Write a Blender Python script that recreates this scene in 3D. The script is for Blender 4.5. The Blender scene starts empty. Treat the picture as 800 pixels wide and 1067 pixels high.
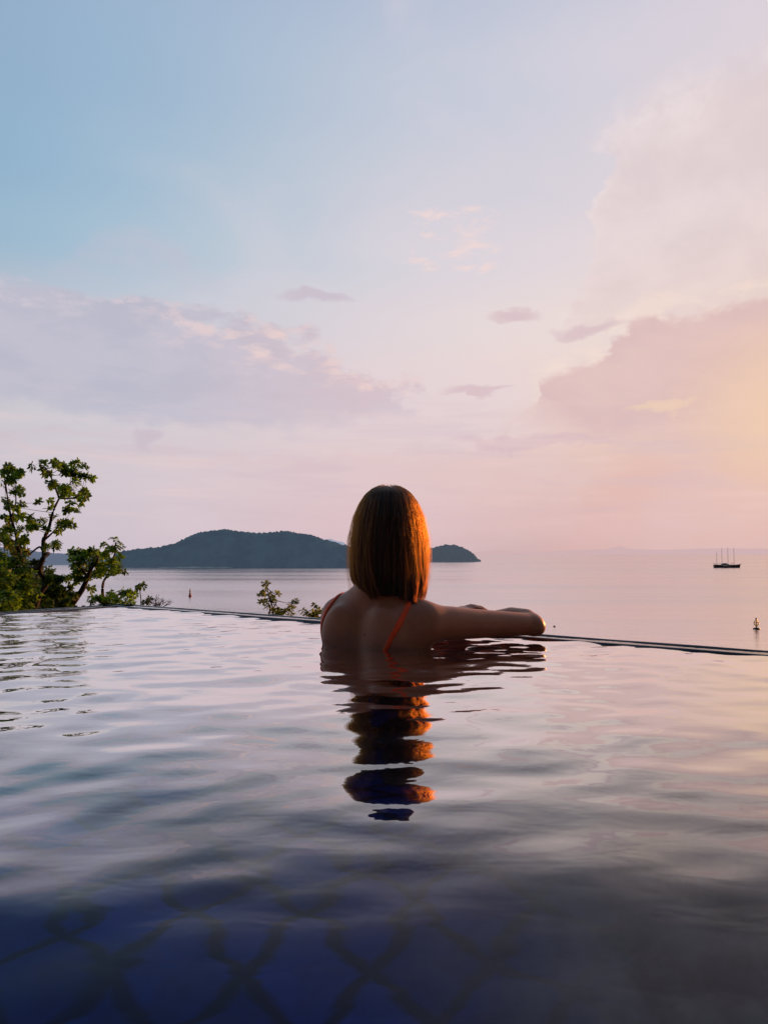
import bpy, math, random
import numpy as np
from math import radians as R, sin, cos, pi
random.seed(7); rng = np.random.default_rng(11)
sc = bpy.context.scene
COL = sc.collection
CAMZ = 0.25; PITCH = R(3.04); SEA = CAMZ - 20.0
SUN_AZ, SUN_EL = 47.0, 9.0

# ------------------------------------------------------------------ helpers
def ray(px, py):
    x = (px - 400) / 820; v = (533.5 - py) / 820
    return x, cos(PITCH) - v * sin(PITCH), sin(PITCH) + v * cos(PITCH)
def at(px, py, Y):
    x, y, z = ray(px, py)
    return np.array((x / y * Y, Y, CAMZ + z / y * Y))
def azel(px, py):
    x, y, z = ray(px, py)
    return math.degrees(math.atan2(x, y)), math.degrees(math.atan2(z, math.hypot(x, y)))
def lin(c):
    return tuple((v / 255 / 12.92) if v / 255 <= .04045 else ((v / 255 + .055) / 1.055) ** 2.4 for v in c)

def tag(o, label=None, cat=None, group=None, kind=None):
    if label: o['label'] = label
    if cat: o['category'] = cat
    if group: o['group'] = group
    if kind: o['kind'] = kind
    return o
def empty(name, loc=(0, 0, 0), rz=0):
    o = bpy.data.objects.new(name, None); COL.objects.link(o)
    o.location = loc; o.rotation_euler = (0, 0, rz); o.empty_display_size = .1
    return o
def link(name, me, mat=None, parent=None):
    o = bpy.data.objects.new(name, me); COL.objects.link(o)
    if mat is not None: me.materials.append(mat)
    if parent is not None: o.parent = parent
    return o
def npmesh(name, verts, faces, mat=None, parent=None, smooth=False, loc=None):
    """faces: (n,k) array or list"""
    me = bpy.data.meshes.new(name)
    verts = np.asarray(verts, dtype=np.float32)
    if loc is not None: verts = verts - np.asarray(loc, dtype=np.float32)
    if isinstance(faces, np.ndarray):
        k = faces.shape[1]; n = len(faces)
        me.vertices.add(len(verts)); me.vertices.foreach_set('co', verts.ravel())
        me.loops.add(n * k); me.loops.foreach_set('vertex_index', faces.ravel().astype(np.int32))
        me.polygons.add(n); me.polygons.foreach_set('loop_start', np.arange(0, n * k, k, dtype=np.int32))
        me.update(calc_edges=True)
    else:
        me.from_pydata(verts.tolist(), [], faces)
    if smooth: me.polygons.foreach_set('use_smooth', [True] * len(me.polygons))
    me.validate()
    o = link(name, me, mat, parent)
    if loc is not None: o.location = loc
    return o

class MB:
    def __init__(s): s.v = []; s.f = []
    def add(s, v, f):
        b = len(s.v); s.v += [tuple(map(float, p)) for p in v]; s.f += [tuple(i + b for i in q) for q in f]; return s
    def box(s, c, d, rz=0, bev=0):
        cx, cy, cz = c; hx, hy, hz = d[0] / 2, d[1] / 2, d[2] / 2; V = []
        if bev <= 0:
            for z in (-hz, hz):
                for x, y in ((-hx, -hy), (hx, -hy), (hx, hy), (-hx, hy)):
                    V.append((cx + x * cos(rz) - y * sin(rz), cy + x * sin(rz) + y * cos(rz), cz + z))
            return s.add(V, [(0, 3, 2, 1), (4, 5, 6, 7), (0, 1, 5, 4), (1, 2, 6, 5), (2, 3, 7, 6), (3, 0, 4, 7)])
        L = [(-hz, bev), (-hz + bev, 0), (hz - bev, 0), (hz, bev)]
        for z, i in L:
            for x, y in ((-hx + i, -hy + i), (hx - i, -hy + i), (hx - i, hy - i), (-hx + i, hy - i)):
                V.append((cx + x * cos(rz) - y * sin(rz), cy + x * sin(rz) + y * cos(rz), cz + z))
        F = [(0, 3, 2, 1), (12, 13, 14, 15)]
        for k in range(3):
            for j in range(4):
                a = k * 4 + j; b = k * 4 + (j + 1) % 4; F.append((a, b, b + 4, a + 4))
        return s.add(V, F)
    def tube(s, pts, rad, n=7, cap=True):
        pts = [np.array(p, float) for p in pts]; V = []; F = []
        if not hasattr(rad, '__len__'): rad = [rad] * len(pts)
        up = np.array((0.13, 0.31, 1.0))
        for i, p in enumerate(pts):
            t = pts[min(i + 1, len(pts) - 1)] - pts[max(i - 1, 0)]; t /= (np.linalg.norm(t) + 1e-9)
            a = np.cross(t, up)
            if np.linalg.norm(a) < .1: a = np.cross(t, (1, 0, 0))
            a /= np.linalg.norm(a); b = np.cross(t, a)
            for k in range(n):
                q = 2 * pi * k / n; V.append(p + rad[i] * (cos(q) * a + sin(q) * b))
        for i in range(len(pts) - 1):
            for k in range(n):
                k2 = (k + 1) % n; F.append((i * n + k, i * n + k2, (i + 1) * n + k2, (i + 1) * n + k))
        if cap:
            F.append(tuple(range(n))[::-1]); F.append(tuple((len(pts) - 1) * n + k for k in range(n)))
        return s.add(V, F)
    def lathe(s, prof, c=(0, 0, 0), n=20):
        V = []; F = []
        for r, z in prof:
            for k in range(n):
                q = 2 * pi * k / n; V.append((c[0] + r * cos(q), c[1] + r * sin(q), c[2] + z))
        for i in range(len(prof) - 1):
            for k in range(n):
                k2 = (k + 1) % n; F.append((i * n + k, i * n + k2, (i + 1) * n + k2, (i + 1) * n + k))
        F.append(tuple(range(n))[::-1]); F.append(tuple((len(prof) - 1) * n + k for k in range(n)))
        return s.add(V, F)
    def build(s, name, mat, parent=None, smooth=False):
        me = bpy.data.meshes.new(name); me.from_pydata(s.v, [], s.f)
        if smooth: me.polygons.foreach_set('use_smooth', [True] * len(me.polygons))
        me.update(); return link(name, me, mat, parent)

# ------------------------------------------------------------------ node helper
class NT:
    def __init__(s, tree): s.t = tree
    def n(s, typ, props=None, **inp):
        nd = s.t.nodes.new(typ)
        for k, v in (props or {}).items(): setattr(nd, k, v)
        for k, v in inp.items():
            key = int(k[1:]) if k[0] == '_' and k[1:].isdigit() else k.replace('__', ' ')
            s.put(nd.inputs[key], v)
        return nd
    def put(s, sock, v):
        if isinstance(v, bpy.types.NodeSocket): s.t.links.new(v, sock)
        else: sock.default_value = v
    def m(s, op, a, b=0.0, c=0.0, clamp=False):
        nd = s.t.nodes.new('ShaderNodeMath'); nd.operation = op; nd.use_clamp = clamp
        for i, v in enumerate((a, b, c)): s.put(nd.inputs[i], v)
        return nd.outputs[0]
    def ss(s, x, lo, hi):
        nd = s.t.nodes.new('ShaderNodeMapRange'); nd.interpolation_type = 'SMOOTHSTEP'
        s.put(nd.inputs[0], x); s.put(nd.inputs[1], lo); s.put(nd.inputs[2], hi)
        s.put(nd.inputs[3], 0.0); s.put(nd.inputs[4], 1.0)
        return nd.outputs[0]
    def lerp(s, x, lo, hi, a=0.0, b=1.0):
        nd = s.t.nodes.new('ShaderNodeMapRange')
        for i, v in enumerate((x, lo, hi, a, b)): s.put(nd.inputs[i], v)
        return nd.outputs[0]
    def mix(s, f, a, b, mode='MIX'):
        nd = s.t.nodes.new('ShaderNodeMix'); nd.data_type = 'RGBA'; nd.blend_type = mode
        s.put(nd.inputs[0], f)
        for i, v in ((6, a), (7, b)):
            if isinstance(v, tuple) and len(v) == 3: v = v + (1,)
            s.put(nd.inputs[i], v)
        return nd.outputs[2]
    def noise(s, vec, scale, detail=4, rough=.55, dist=0.0, out=0):
        nd = s.t.nodes.new('ShaderNodeTexNoise')
        s.put(nd.inputs['Vector'], vec); nd.inputs['Scale'].default_value = scale
        nd.inputs['Detail'].default_value = detail; nd.inputs['Roughness'].default_value = rough
        nd.inputs['Distortion'].default_value = dist
        return nd.outputs[out]
    def ramp(s, x, stops, interp='LINEAR'):
        nd = s.t.nodes.new('ShaderNodeValToRGB'); nd.color_ramp.interpolation = interp
        el = nd.color_ramp.elements
        while len(el) < len(stops): el.new(.5)
        for e, (p, c) in zip(el, stops):
            e.position = p; e.color = tuple(c) + (1,) if hasattr(c, '__len__') else (c, c, c, 1)
        s.put(nd.inputs[0], x); return nd.outputs[0]

def material(name):
    m = bpy.data.materials.new(name); m.use_nodes = True; m.node_tree.nodes.clear()
    t = NT(m.node_tree); out = t.n('ShaderNodeOutputMaterial')
    return m, t, out
def pbr(name, col, rough=.6, col2=None, scale=8, bump=0, spec=.5, coat=0, metal=0, sss=0, emis=None, detail=5):
    m, t, out = material(name)
    p = t.n('ShaderNodeBsdfPrincipled')
    co = t.n('ShaderNodeTexCoord').outputs['Object']
    nz = t.noise(co, scale, detail, .6)
    c2 = col2 or tuple(v * .75 for v in col)
    t.put(p.inputs['Base Color'], t.mix(t.ss(nz, .35, .65), tuple(c2), tuple(col)))
    t.put(p.inputs['Roughness'], t.lerp(nz, .3, .7, max(rough - .08, .02), min(rough + .08, 1)))
    p.inputs['Specular IOR Level'].default_value = spec
    p.inputs['Coat Weight'].default_value = coat; p.inputs['Metallic'].default_value = metal
    if sss:
        p.inputs['Subsurface Weight'].default_value = sss
        p.inputs['Subsurface Radius'].default_value = (1, .35, .2); p.inputs['Subsurface Scale'].default_value = .012
    if emis:
        p.inputs['Emission Color'].default_value = tuple(emis) + (1,); p.inputs['Emission Strength'].default_value = 1
    if bump:
        b = t.n('ShaderNodeBump', Strength=bump, Height=t.noise(co, scale * 5, 4, .6)); b.inputs['Distance'].default_value = .01
        t.put(p.inputs['Normal'], b.outputs[0])
    t.put(out.inputs[0], p.outputs[0]); return m

# ------------------------------------------------------------------ world: sunset sky
w = bpy.data.worlds.new("World"); sc.world = w; w.use_nodes = True
t = NT(w.node_tree); w.node_tree.nodes.clear()
wo = t.n('ShaderNodeOutputWorld')
dirv = t.n('ShaderNodeTexCoord').outputs['Generated']
sep = t.n('ShaderNodeSeparateXYZ', _0=dirv)
X, Y, Z = sep.outputs
rad2 = 180 / pi
AZ = t.m('MULTIPLY', t.m('ARCTAN2', X, Y), rad2)
EL = t.m('MULTIPLY', t.m('ARCSINE', Z), rad2)
AZ0, AZ1 = -45.0, 70.0
def naz(px): return (azel(px, 577)[0] - AZ0) / (AZ1 - AZ0)
U = t.lerp(AZ, AZ0, AZ1)
rows = [
 (-20,  [(155,180,209),(164,187,213),(186,197,218),(204,206,222),(220,212,224)]),
 (100,[(151,181,210),(163,189,213),(199,206,221),(210,210,224),(228,216,223)]),
 (200,[(149,184,212),(172,196,215),(211,211,222),(218,213,224),(234,220,221)]),
 (270,[(157,190,214),(184,202,217),(219,215,224),(231,219,225),(237,221,216)]),
 (340,[(186,197,212),(202,207,219),(229,217,222),(241,225,222),(240,220,208)]),
 (400,[(203,203,214),(214,208,217),(235,215,216),(242,221,216),(241,213,194)]),
 (445,[(210,207,215),(218,208,214),(231,210,213),(236,208,202),(242,210,184)]),
 (500,[(211,204,214),(220,205,212),(231,203,206),(229,197,192),(236,193,176)]),
 (545,[(208,199,210),(216,199,208),(228,197,201),(224,189,187),(229,184,172)]),
 (577,[(204,195,208),(212,195,205),(218,190,195),(213,181,180),(222,178,168)]),
]
base = None; prev_el = None
for py, cols in rows:
    c = [lin(k) for k in cols]
    r = t.ramp(U, [(0, tuple(v * .8 for v in c[0]))] + [(naz(x), k) for x, k in zip((0, 200, 400, 600, 800), c)] +
               [(min(naz(800) + .17, .99), tuple(v * .93 for v in c[4])), (1, tuple(v * .62 for v in c[3]))], 'B_SPLINE')
    el = azel(400, py)[1]
    base = r if base is None else t.mix(t.ss(EL, prev_el, el), base, r)
    prev_el = el
sky = base
# noise-warped coordinates
flat = t.n('ShaderNodeCombineXYZ', _0=X, _1=Y, _2=t.m('MULTIPLY', Z, 2.6)).outputs[0]
nA = t.noise(flat, 9, 7, .58, .4)
nB = t.noise(flat, 26, 6, .6, .2)
iso = t.noise(dirv, 17, 6, .55)
soft = t.noise(flat, 3.2, 5, .55, .6)
def warped(el_amp_lo, el_amp_hi):
    a = t.m('MULTIPLY', t.m('SUBTRACT', nA, .5), el_amp_lo)
    b = t.m('MULTIPLY', t.m('SUBTRACT', iso, .5), el_amp_hi)
    return t.m('ADD', EL, t.m('ADD', a, b))
UW = t.m('ADD', U, t.m('ADD', t.m('MULTIPLY', t.m('SUBTRACT', iso, .5), .055), t.m('MULTIPLY', t.m('SUBTRACT', nA, .5), .05)))
def curve(pts):
    """pts in photo pixels -> elevation curve over azimuth"""
    q = sorted(((azel(x, y)[0] - AZ0) / (AZ1 - AZ0), azel(x, y)[1] / 50 + .2) for x, y in pts)
    r = t.ramp(UW, [(max(0, min(1, a)), max(0, min(1, b))) for a, b in q], 'LINEAR')
    return t.m('MULTIPLY', t.m('SUBTRACT', r, .2), 50)
def cloud(top, bot, wamp, st, sb):
    E = warped(*wamp); T = curve(top); B = curve(bot)
    dT = t.m('SUBTRACT', T, E); dB = t.m('SUBTRACT', E, B)
    return t.m('MULTIPLY', t.ss(dT, 0, st), t.ss(dB, -sb, sb)), dT, dB
# thin high veil
sky = t.mix(t.m('MULTIPLY', t.m('MULTIPLY', t.ss(soft, .42, .72), t.ss(AZ, -26, -2)), .40), sky, lin((232, 218, 225)))
# 1 the mauve bank at left
M, dT, dB = cloud([(-200, 250), (0, 278), (60, 285), (120, 300), (220, 322), (300, 345), (360, 372), (400, 392), (440, 412), (520, 440), (560, 480), (900, 560)],
                  [(-200, 400), (0, 418), (100, 432), (200, 442), (300, 447), (380, 438), (440, 425), (520, 445), (560, 476), (900, 540)], (5.5, 3.0), 1.4, 1.0)
inner = t.mix(t.ss(AZ, -20, 2), lin((190, 190, 207)), lin((218, 197, 205)))
inner = t.mix(t.ss(nA, .38, .62), inner, t.mix(.35, inner, lin((214, 206, 218))))
sky = t.mix(t.m('MULTIPLY', M, .95), sky, inner)
rim = t.m('MULTIPLY', M, t.m('MULTIPLY', t.m('SUBTRACT', 1.0, t.ss(dT, .5, 3.4)), t.ss(nB, .44, .66)))
sky = t.mix(t.m('MULTIPLY', rim, .8), sky, t.mix(t.ss(AZ, -26, -4), lin((222, 208, 218)), lin((250, 218, 210))))
# wisp above it
M, dT, dB = cloud([(0, 270), (70, 262), (90, 236), (130, 225), (180, 240), (215, 268), (240, 290)], [(0, 275), (70, 268), (120, 262), (180, 282), (215, 290), (240, 291)], (5, 2.2), 2.2, 1.6)
sky = t.mix(t.m('MULTIPLY', M, .6), sky, lin((200, 196, 212)))
# 2 tall cumulus at right, upper part
M, dT, dB = cloud([(575, 334), (598, 300), (612, 215), (622, 130), (645, 88), (680, 55), (720, 40), (760, 40), (800, 20), (900, -20), (1000, -40)],
                  [(575, 335), (598, 318), (640, 330), (700, 335), (1000, 335)], (3.6, 4.0), 4.2, 1.5)
puff = t.ss(t.noise(dirv, 11, 7, .52, .3), .40, .64)
inner = t.mix(puff, lin((228, 210, 212)), lin((238, 220, 220)))
inner = t.mix(t.ss(EL, 22, 8), inner, lin((237, 213, 206)))
sky = t.mix(t.m('MULTIPLY', M, .78), sky, inner)
rim = t.m('MULTIPLY', M, t.m('MULTIPLY', t.m('SUBTRACT', 1.0, t.ss(dT, 1.0, 6.0)), t.ss(iso, .42, .62)))
sky = t.mix(t.m('MULTIPLY', rim, .8), sky, lin((252, 238, 238)))
# 3 lower darker bank at right
M, dT, dB = cloud([(500, 470), (540, 425), (556, 396), (590, 378), (625, 372), (642, 345), (660, 326), (700, 322), (760, 316), (830, 306), (1000, 320), (1150, 420)],
                  [(500, 471), (540, 428), (570, 440), (620, 448), (700, 462), (800, 500), (1150, 520)], (2.2, 3.4), .8, 1.4)
inner = t.mix(t.ss(nA, .35, .68), lin((222, 191, 193)), lin((229, 198, 196)))
inner = t.mix(t.m('MULTIPLY', t.ss(AZ, 17, 30), t.ss(EL, 17, 9)), inner, lin((243, 206, 182)))
sky = t.mix(t.m('MULTIPLY', M, .95), sky, inner)
rim = t.m('MULTIPLY', t.m('SUBTRACT', t.ss(dT, -1.6, 0), t.ss(dT, 0, 1.0)), t.m('MULTIPLY', t.ss(AZ, 9, 13), t.ss(nB, .40, .6)))
sky = t.mix(t.m('MULTIPLY', rim, .55), sky, lin((252, 230, 216)))
# lower haze block under it
M, dT, dB = cloud([(400, 640), (560, 560), (625, 470), (660, 450), (900, 440), (1100, 500)], [(400, 641), (560, 590), (900, 590), (1100, 590)], (2, 1), 3.5, 1)
sky = t.mix(t.m('MULTIPLY', M, .35), sky, lin((230, 184, 180)))
# 4 small puffs in the middle
reg = t.m('MULTIPLY', t.m('MULTIPLY', t.ss(AZ, -1.5, 3), t.ss(AZ, 12, 7)), t.m('MULTIPLY', t.ss(EL, 18, 20.5), t.ss(EL, 26, 23.5)))
pf = t.ss(t.m('MULTIPLY', reg, t.noise(flat, 32, 6, .62, .3)), .40, .64)
sky = t.mix(t.m('MULTIPLY', pf, .85), sky, lin((244, 220, 218)))
# 5 little dark wisps
for px, py, wx, wy in ((535, 327, 1.9, .6), (497, 407, 2.6, .5), (612, 338, 2.6, .55), (155, 458, 1.1, .7), (330, 312, 2.8, .7), (560, 462, 6, .6), (688, 428, 2.4, .5)):
    a, e = azel(px, py)
    dx = t.m('DIVIDE', t.m('SUBTRACT', AZ, a), wx); dy = t.m('DIVIDE', t.m('SUBTRACT', warped(3.4, 2.6), e), wy)
    d = t.m('ADD', t.m('POWER', dx, 2), t.m('POWER', dy, 2))
    c = (204, 190, 204) if px < 340 else ((244, 214, 188) if px == 688 else (218, 190, 198))
    sky = t.mix(t.m('MULTIPLY', t.ss(d, 1.5, .1), .7), sky, lin(c))
# 6 low streaks above the horizon
stv = t.n('ShaderNodeCombineXYZ', _0=X, _1=Y, _2=t.m('MULTIPLY', Z, 9)).outputs[0]
stn = t.noise(stv, 6, 5, .55, .2)
band = t.m('MULTIPLY', t.ss(EL, 1, 4), t.ss(EL, 13, 8))
sky = t.mix(t.m('MULTIPLY', t.m('MULTIPLY', band, t.ss(stn, .48, .66)), .30), sky, lin((212, 190, 202)))
sky = t.mix(t.m('MULTIPLY', t.m('MULTIPLY', band, t.ss(stn, .46, .30)), .22), sky, lin((246, 216, 212)))
# 7 the glow where the sun sits behind cloud, right of the view
ga, ge = 29.0, 9.2
d = t.m('SQRT', t.m('ADD', t.m('POWER', t.m('SUBTRACT', AZ, ga), 2), t.m('POWER', t.m('MULTIPLY', t.m('SUBTRACT', EL, ge), 1.15), 2)))
g = t.m('POWER', t.ss(d, 11, 0), 1.4)
sky = t.mix(t.m('MULTIPLY', g, .62), sky, lin((245, 213, 178)))
sky = t.mix(t.m('MULTIPLY', t.m('POWER', t.ss(d, 26, 0), 2), .2), sky, lin((242, 198, 176)))
# dusk side of the sky behind the viewer, and overhead
dusk = t.mix(t.ss(EL, 0, 60), (.042, .032, .032), (.060, .080, .125))
sky = t.mix(t.ss(Y, .45, -.35), sky, dusk)
sky = t.mix(t.ss(EL, 33, 62), sky, t.mix(t.ss(Y, -.2, .6), (.11, .17, .27), (.17, .29, .44)))
# physical sky contributes the low-sun gradient
nish = t.n('ShaderNodeTexSky', dict(sky_type='NISHITA', sun_disc=False, sun_elevation=R(SUN_EL), sun_rotation=R(SUN_AZ), air_density=1.4, dust_density=2.0))
bg1 = t.n('ShaderNodeBackground', Color=sky, Strength=.95)
bg2 = t.n('ShaderNodeBackground', Color=nish.outputs[0], Strength=.05 * .02)
t.put(wo.inputs[0], t.n('ShaderNodeAddShader', _0=bg1.outputs[0], _1=bg2.outputs[0]).outputs[0])

sd = bpy.data.lights.new('sun', 'SUN'); sd.energy = 4.8; sd.angle = R(2.0); sd.color = (1, .37, .10)
so = bpy.data.objects.new('sun', sd); COL.objects.link(so)
so.rotation_euler = (R(90 - SUN_EL), 0, R(180 - SUN_AZ)); so.location = (5, 5, 5)

cam = bpy.data.cameras.new('camera'); co = bpy.data.objects.new('camera', cam); COL.objects.link(co)
cam.sensor_fit = 'HORIZONTAL'; cam.sensor_width = 36; cam.lens = 36 * 820 / 800
cam.clip_start = .02; cam.clip_end = 200000
co.location = (0, 0, CAMZ); co.rotation_euler = (pi / 2 + PITCH, 0, 0); sc.camera = co
sc.view_settings.view_transform = 'Standard'; sc.view_settings.look = 'None'; sc.view_settings.exposure = 0
sc.cycles.max_bounces = 7; sc.cycles.transmission_bounces = 6; sc.cycles.glossy_bounces = 4; sc.cycles.diffuse_bounces = 3; sc.cycles.transparent_max_bounces = 16; sc.cycles.use_denoising = True
sc.cycles.sample_clamp_indirect = 4

# ------------------------------------------------------------------ pool
C0 = np.array((-1.27, 3.75)); e = np.array((.771, -.637)); l = np.array((-.505, -.863))
nE = np.array((.637, .771)); nL = np.array((-.863, .505))
S_, T_ = 8.0, 6.0
DEPTH = 1.2

def waves(x, y):
    h = np.zeros_like(x); r = np.random.default_rng(5)
    main = -1.15
    for lam, slope, k in ((.85, .005, 3), (.46, .008, 5), (.27, .0115, 8), (.165, .019, 10), (.10, .018, 12), (.066, .010, 10)):
        for i in range(k):
            th = main + r.normal(0, .75); L = lam * r.uniform(.75, 1.3)
            kk = 2 * pi / L; a = slope / kk / math.sqrt(k) * 1.9
            ph = r.uniform(0, 2 * pi)
            wx = x + .05 * np.sin(y * 3.1 + i) ; wy = y + .05 * np.sin(x * 2.7 + 2 * i)
            env = .65 + .5 * np.sin(x * r.uniform(.8, 2.2) + r.uniform(0, 6)) * np.sin(y * r.uniform(.8, 2.2) + r.uniform(0, 6))
            sn = np.sin(kk * (cos(th) * wx + sin(th) * wy) + ph); h += a * env * (sn + .28 * (np.exp(1.5 * (sn - 1)) * 2 - 1))
    h *= .55 + .45 * np.clip((np.hypot(x, y) - .35) / .8, 0, 1)
    # small rings around the bather
    d = np.hypot(x + .02, y - 2.2)
    h += .0003 * np.sin(d * 2 * pi / .085) * np.exp(-((d - .28) / .18) ** 2)
    return h
sa = np.concatenate([np.arange(-.006, 5.2, .01), np.arange(5.2, S_ + .01, .06)])
ta = np.concatenate([np.arange(-.006, 4.4, .01), np.arange(4.4, T_ + .01, .06)])
SS, TT = np.meshgrid(sa, ta, indexing='ij')
PX = C0[0] + e[0] * SS + l[0] * TT; PY = C0[1] + e[1] * SS + l[1] * TT
H = waves(PX, PY)
V = np.stack([PX, PY, H], -1).reshape(-1, 3)
ns, nt = len(sa), len(ta)
I = np.arange(ns * nt).reshape(ns, nt)
F = np.stack([I[:-1, :-1], I[:-1, 1:], I[1:, 1:], I[1:, :-1]], -1).reshape(-1, 4)
m_water, t, out = material('pool_water')
pos = t.n('ShaderNodeNewGeometry').outputs['Position']
mp = t.n('ShaderNodeMapping', Vector=pos); mp.inputs['Scale'].default_value = (1, 1.5, 1)
bmp = t.n('ShaderNodeBump', Strength=.12, Height=t.noise(mp.outputs[0], 14, 2, .5, .3)); bmp.inputs['Distance'].default_value = .004
fr = t.n('ShaderNodeFresnel', IOR=1.33, Normal=bmp.outputs[0])
gl = t.n('ShaderNodeBsdfGlossy', Color=(1, 1, 1, 1), Roughness=0.0, Normal=bmp.outputs[0])
rf = t.n('ShaderNodeBsdfRefraction', Color=(.52, .62, .82, 1), Roughness=0.03, IOR=1.33, Normal=bmp.outputs[0])
fc = t.ramp(fr.outputs[0], [(0, 0.0), (.06, .018), (.10, .045), (.13, .12), (.17, .33), (.22, .55), (.3, .75), (.45, .90), (.7, .97), (1, 1.0)])
t.put(out.inputs[0], t.n('ShaderNodeMixShader', _0=fc, _1=rf.outputs[0], _2=gl.outputs[0]).outputs[0])
water = npmesh('pool_water', V, F, m_water, smooth=True)
tag(water, kind='structure')

# basin: tiled floor and walls
m_tile, t, out = material('pool_tile')
pos = t.n('ShaderNodeNewGeometry').outputs['Position']
mp = t.n('ShaderNodeMapping', Vector=pos); mp.inputs['Rotation'].default_value = (0, 0, R(39.5))
br = t.n('ShaderNodeTexBrick', dict(offset=0.0, squash=1.0), Vector=mp.outputs[0], Scale=1.0, Color1=(.003, .050, .34, 1), Color2=(.008, .13, .66, 1), Mortar=(.002, .020, .11, 1))
br.inputs['Mortar Size'].default_value = .022; br.inputs['Mortar Smooth'].default_value = .8; br.inputs['Brick Width'].default_value = .17; br.inputs['Row Height'].default_value = .17
nz = t.noise(pos, 2.2, 5, .6)
colr = t.mix(t.ss(nz, .35, .65), br.outputs[0], t.mix(.7, br.outputs[0], (.002, .012, .10)))
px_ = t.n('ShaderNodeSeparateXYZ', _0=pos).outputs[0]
stone = t.mix(t.ss(t.noise(pos, 3.5, 4, .6), .35, .65), (.25, .21, .15), (.80, .62, .40))  # 'stone' is a tan that paints the warm glow of the right-hand water into the floor
colr = t.mix(t.m('MULTIPLY', t.ss(px_, -.12, .55), .96), colr, stone)  # painted glow replaces the tile colour towards the right
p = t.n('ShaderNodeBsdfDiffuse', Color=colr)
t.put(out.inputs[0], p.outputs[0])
P = lambda s, tt: C0 + e * s + l * tt
cor = [P(0, 0), P(S_, 0), P(S_, T_), P(0, T_)]
bas = MB()
bas.add([(*c, -DEPTH) for c in cor], [(3, 2, 1, 0)][::-1])
for i in range(4):
    a, b = cor[i], cor[(i + 1) % 4]
    bas.add([(*a, -DEPTH), (*b, -DEPTH), (*b, -.02), (*a, -.02)], [(3, 2, 1, 0)])
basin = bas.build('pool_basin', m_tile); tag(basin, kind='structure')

# infinity edge: dark wet stone rims with a film of overflowing water between
m_stone = pbr('dark_wet_stone', (.022, .022, .026), .22, (.010, .010, .013), 30, .25, spec=.5)
m_wall = pbr('pool_outer_wall', (.05, .05, .055), .7, (.03, .03, .034), 4, .3)
def edge_run(name, a, d, nrm, L, inner=False):
    """profile swept along d: inner rim, channel, outer rim"""
    prof = [(0, -.02), (0, .000), (.004, .0035), (.013, .0035), (.018, -.001), (.020, -.006), (.086, -.006), (.089, .0), (.093, .0035), (.101, .0035), (.105, .0), (.106, -.02)]
    nseg = int(L / .12); vs = []; fs = []; k = len(prof); r = random.Random(3)
    for i in range(nseg + 1):
        p0 = a + d * (L * i / nseg)
        for j, (q, z) in enumerate(prof):
            dz = .0006 * sin(i * 1.7 + j) if 0 < j < k - 1 else 0
            vs.append((*(p0 + nrm * q), z + dz))
    for i in range(nseg):
        for j in range(k - 1):
            fs.append((i * k + j, (i + 1) * k + j, (i + 1) * k + j + 1, i * k + j + 1))
    return vs, fs
ed = MB()
ed.add(*edge_run('x', C0 - e * .0, e, nE, S_))
vs, fs = edge_run('x', C0, l, nL, T_); ed.add(vs, [f[::-1] for f in fs])
# corner fill
q = C0
ed.add([(*q, .0045), (*(q + nE * .106), .0045), (*(q + (nE + nL) * .085), .0045), (*(q + nL * .106), .0045), (*q, -.02), (*(q + nE * .106), -.02), (*(q + (nE + nL) * .085), -.02), (*(q + nL * .106), -.02)],
       [(0, 1, 2, 3)[::-1], (1, 5, 6, 2), (2, 6, 7, 3)])
wall = empty('infinity_edge_wall', (*C0, 0)); 
tag(wall, 'long dark stone rim of the infinity pool, with water spilling over its far side', 'pool edge')
o = ed.build('stone_rim', m_stone, None, True); o.parent = wall; o.matrix_parent_inverse = wall.matrix_world.inverted()
o.location = (-C0[0], -C0[1], 0); 
m_film, t, out = material('water_film')
pos = t.n('ShaderNodeNewGeometry').outputs['Position']
bmp = t.n('ShaderNodeBump', Strength=.25, Height=t.noise(pos, 25, 3, .5)); bmp.inputs['Distance'].default_value = .003
p = t.n('ShaderNodeBsdfPrincipled', Base__Color=(.012, .014, .02, 1), Roughness=.03, IOR=1.33, Normal=bmp.outputs[0])
t.put(out.inputs[0], p.outputs[0])
fm = MB()
for a, d, n_, L in ((C0, e, nE, S_), (C0, l, nL, T_)):
    q = [a + n_ * .017, a + n_ * .017 + d * L, a + n_ * .09 + d * L, a + n_ * .09]
    f = (0, 1, 2, 3) if d is e else (3, 2, 1, 0)
    fm.add([(*x, .0005) for x in q], [f])
o = fm.build('overflow_film', m_film, wall); o.location = (-C0[0], -C0[1], 0)
ow = MB()
for a, d, n_, L in ((C0, e, nE, S_), (C0, l, nL, T_)):
    p0, p1 = a + n_ * .002, a + n_ * .002 + d * L; p2, p3 = a + n_ * .104 + d * L, a + n_ * .104
    ow.add([(*x, z) for z in (-2.2, -.019) for x in (p0, p1, p2, p3)], [(0, 3, 2, 1), (0, 1, 5, 4), (1, 2, 6, 5), (2, 3, 7, 6), (3, 0, 4, 7)])
o = ow.build('outer_wall', m_wall, wall); o.location = (-C0[0], -C0[1], 0)
# paved deck on the two sides behind the viewer
m_deck = pbr('deck_stone', (.16, .15, .15), .6, (.10, .095, .1), 3, .3)
dk = MB()
for a, d, n_ in ((P(0, T_), e, l), (P(S_, T_), -l, e)):
    L = S_ + 3 if n_ is l else T_
    q = [a, a + d * L, a + d * L + n_ * 3, a + n_ * 3]
    dk.add([(*x, z) for z in (-.3, .02) for x in q], [(0, 3, 2, 1), (4, 5, 6, 7), (0, 1, 5, 4), (1, 2, 6, 5), (2, 3, 7, 6), (3, 0, 4, 7)])
tag(dk.build('pool_deck', m_deck), kind='structure')

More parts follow.
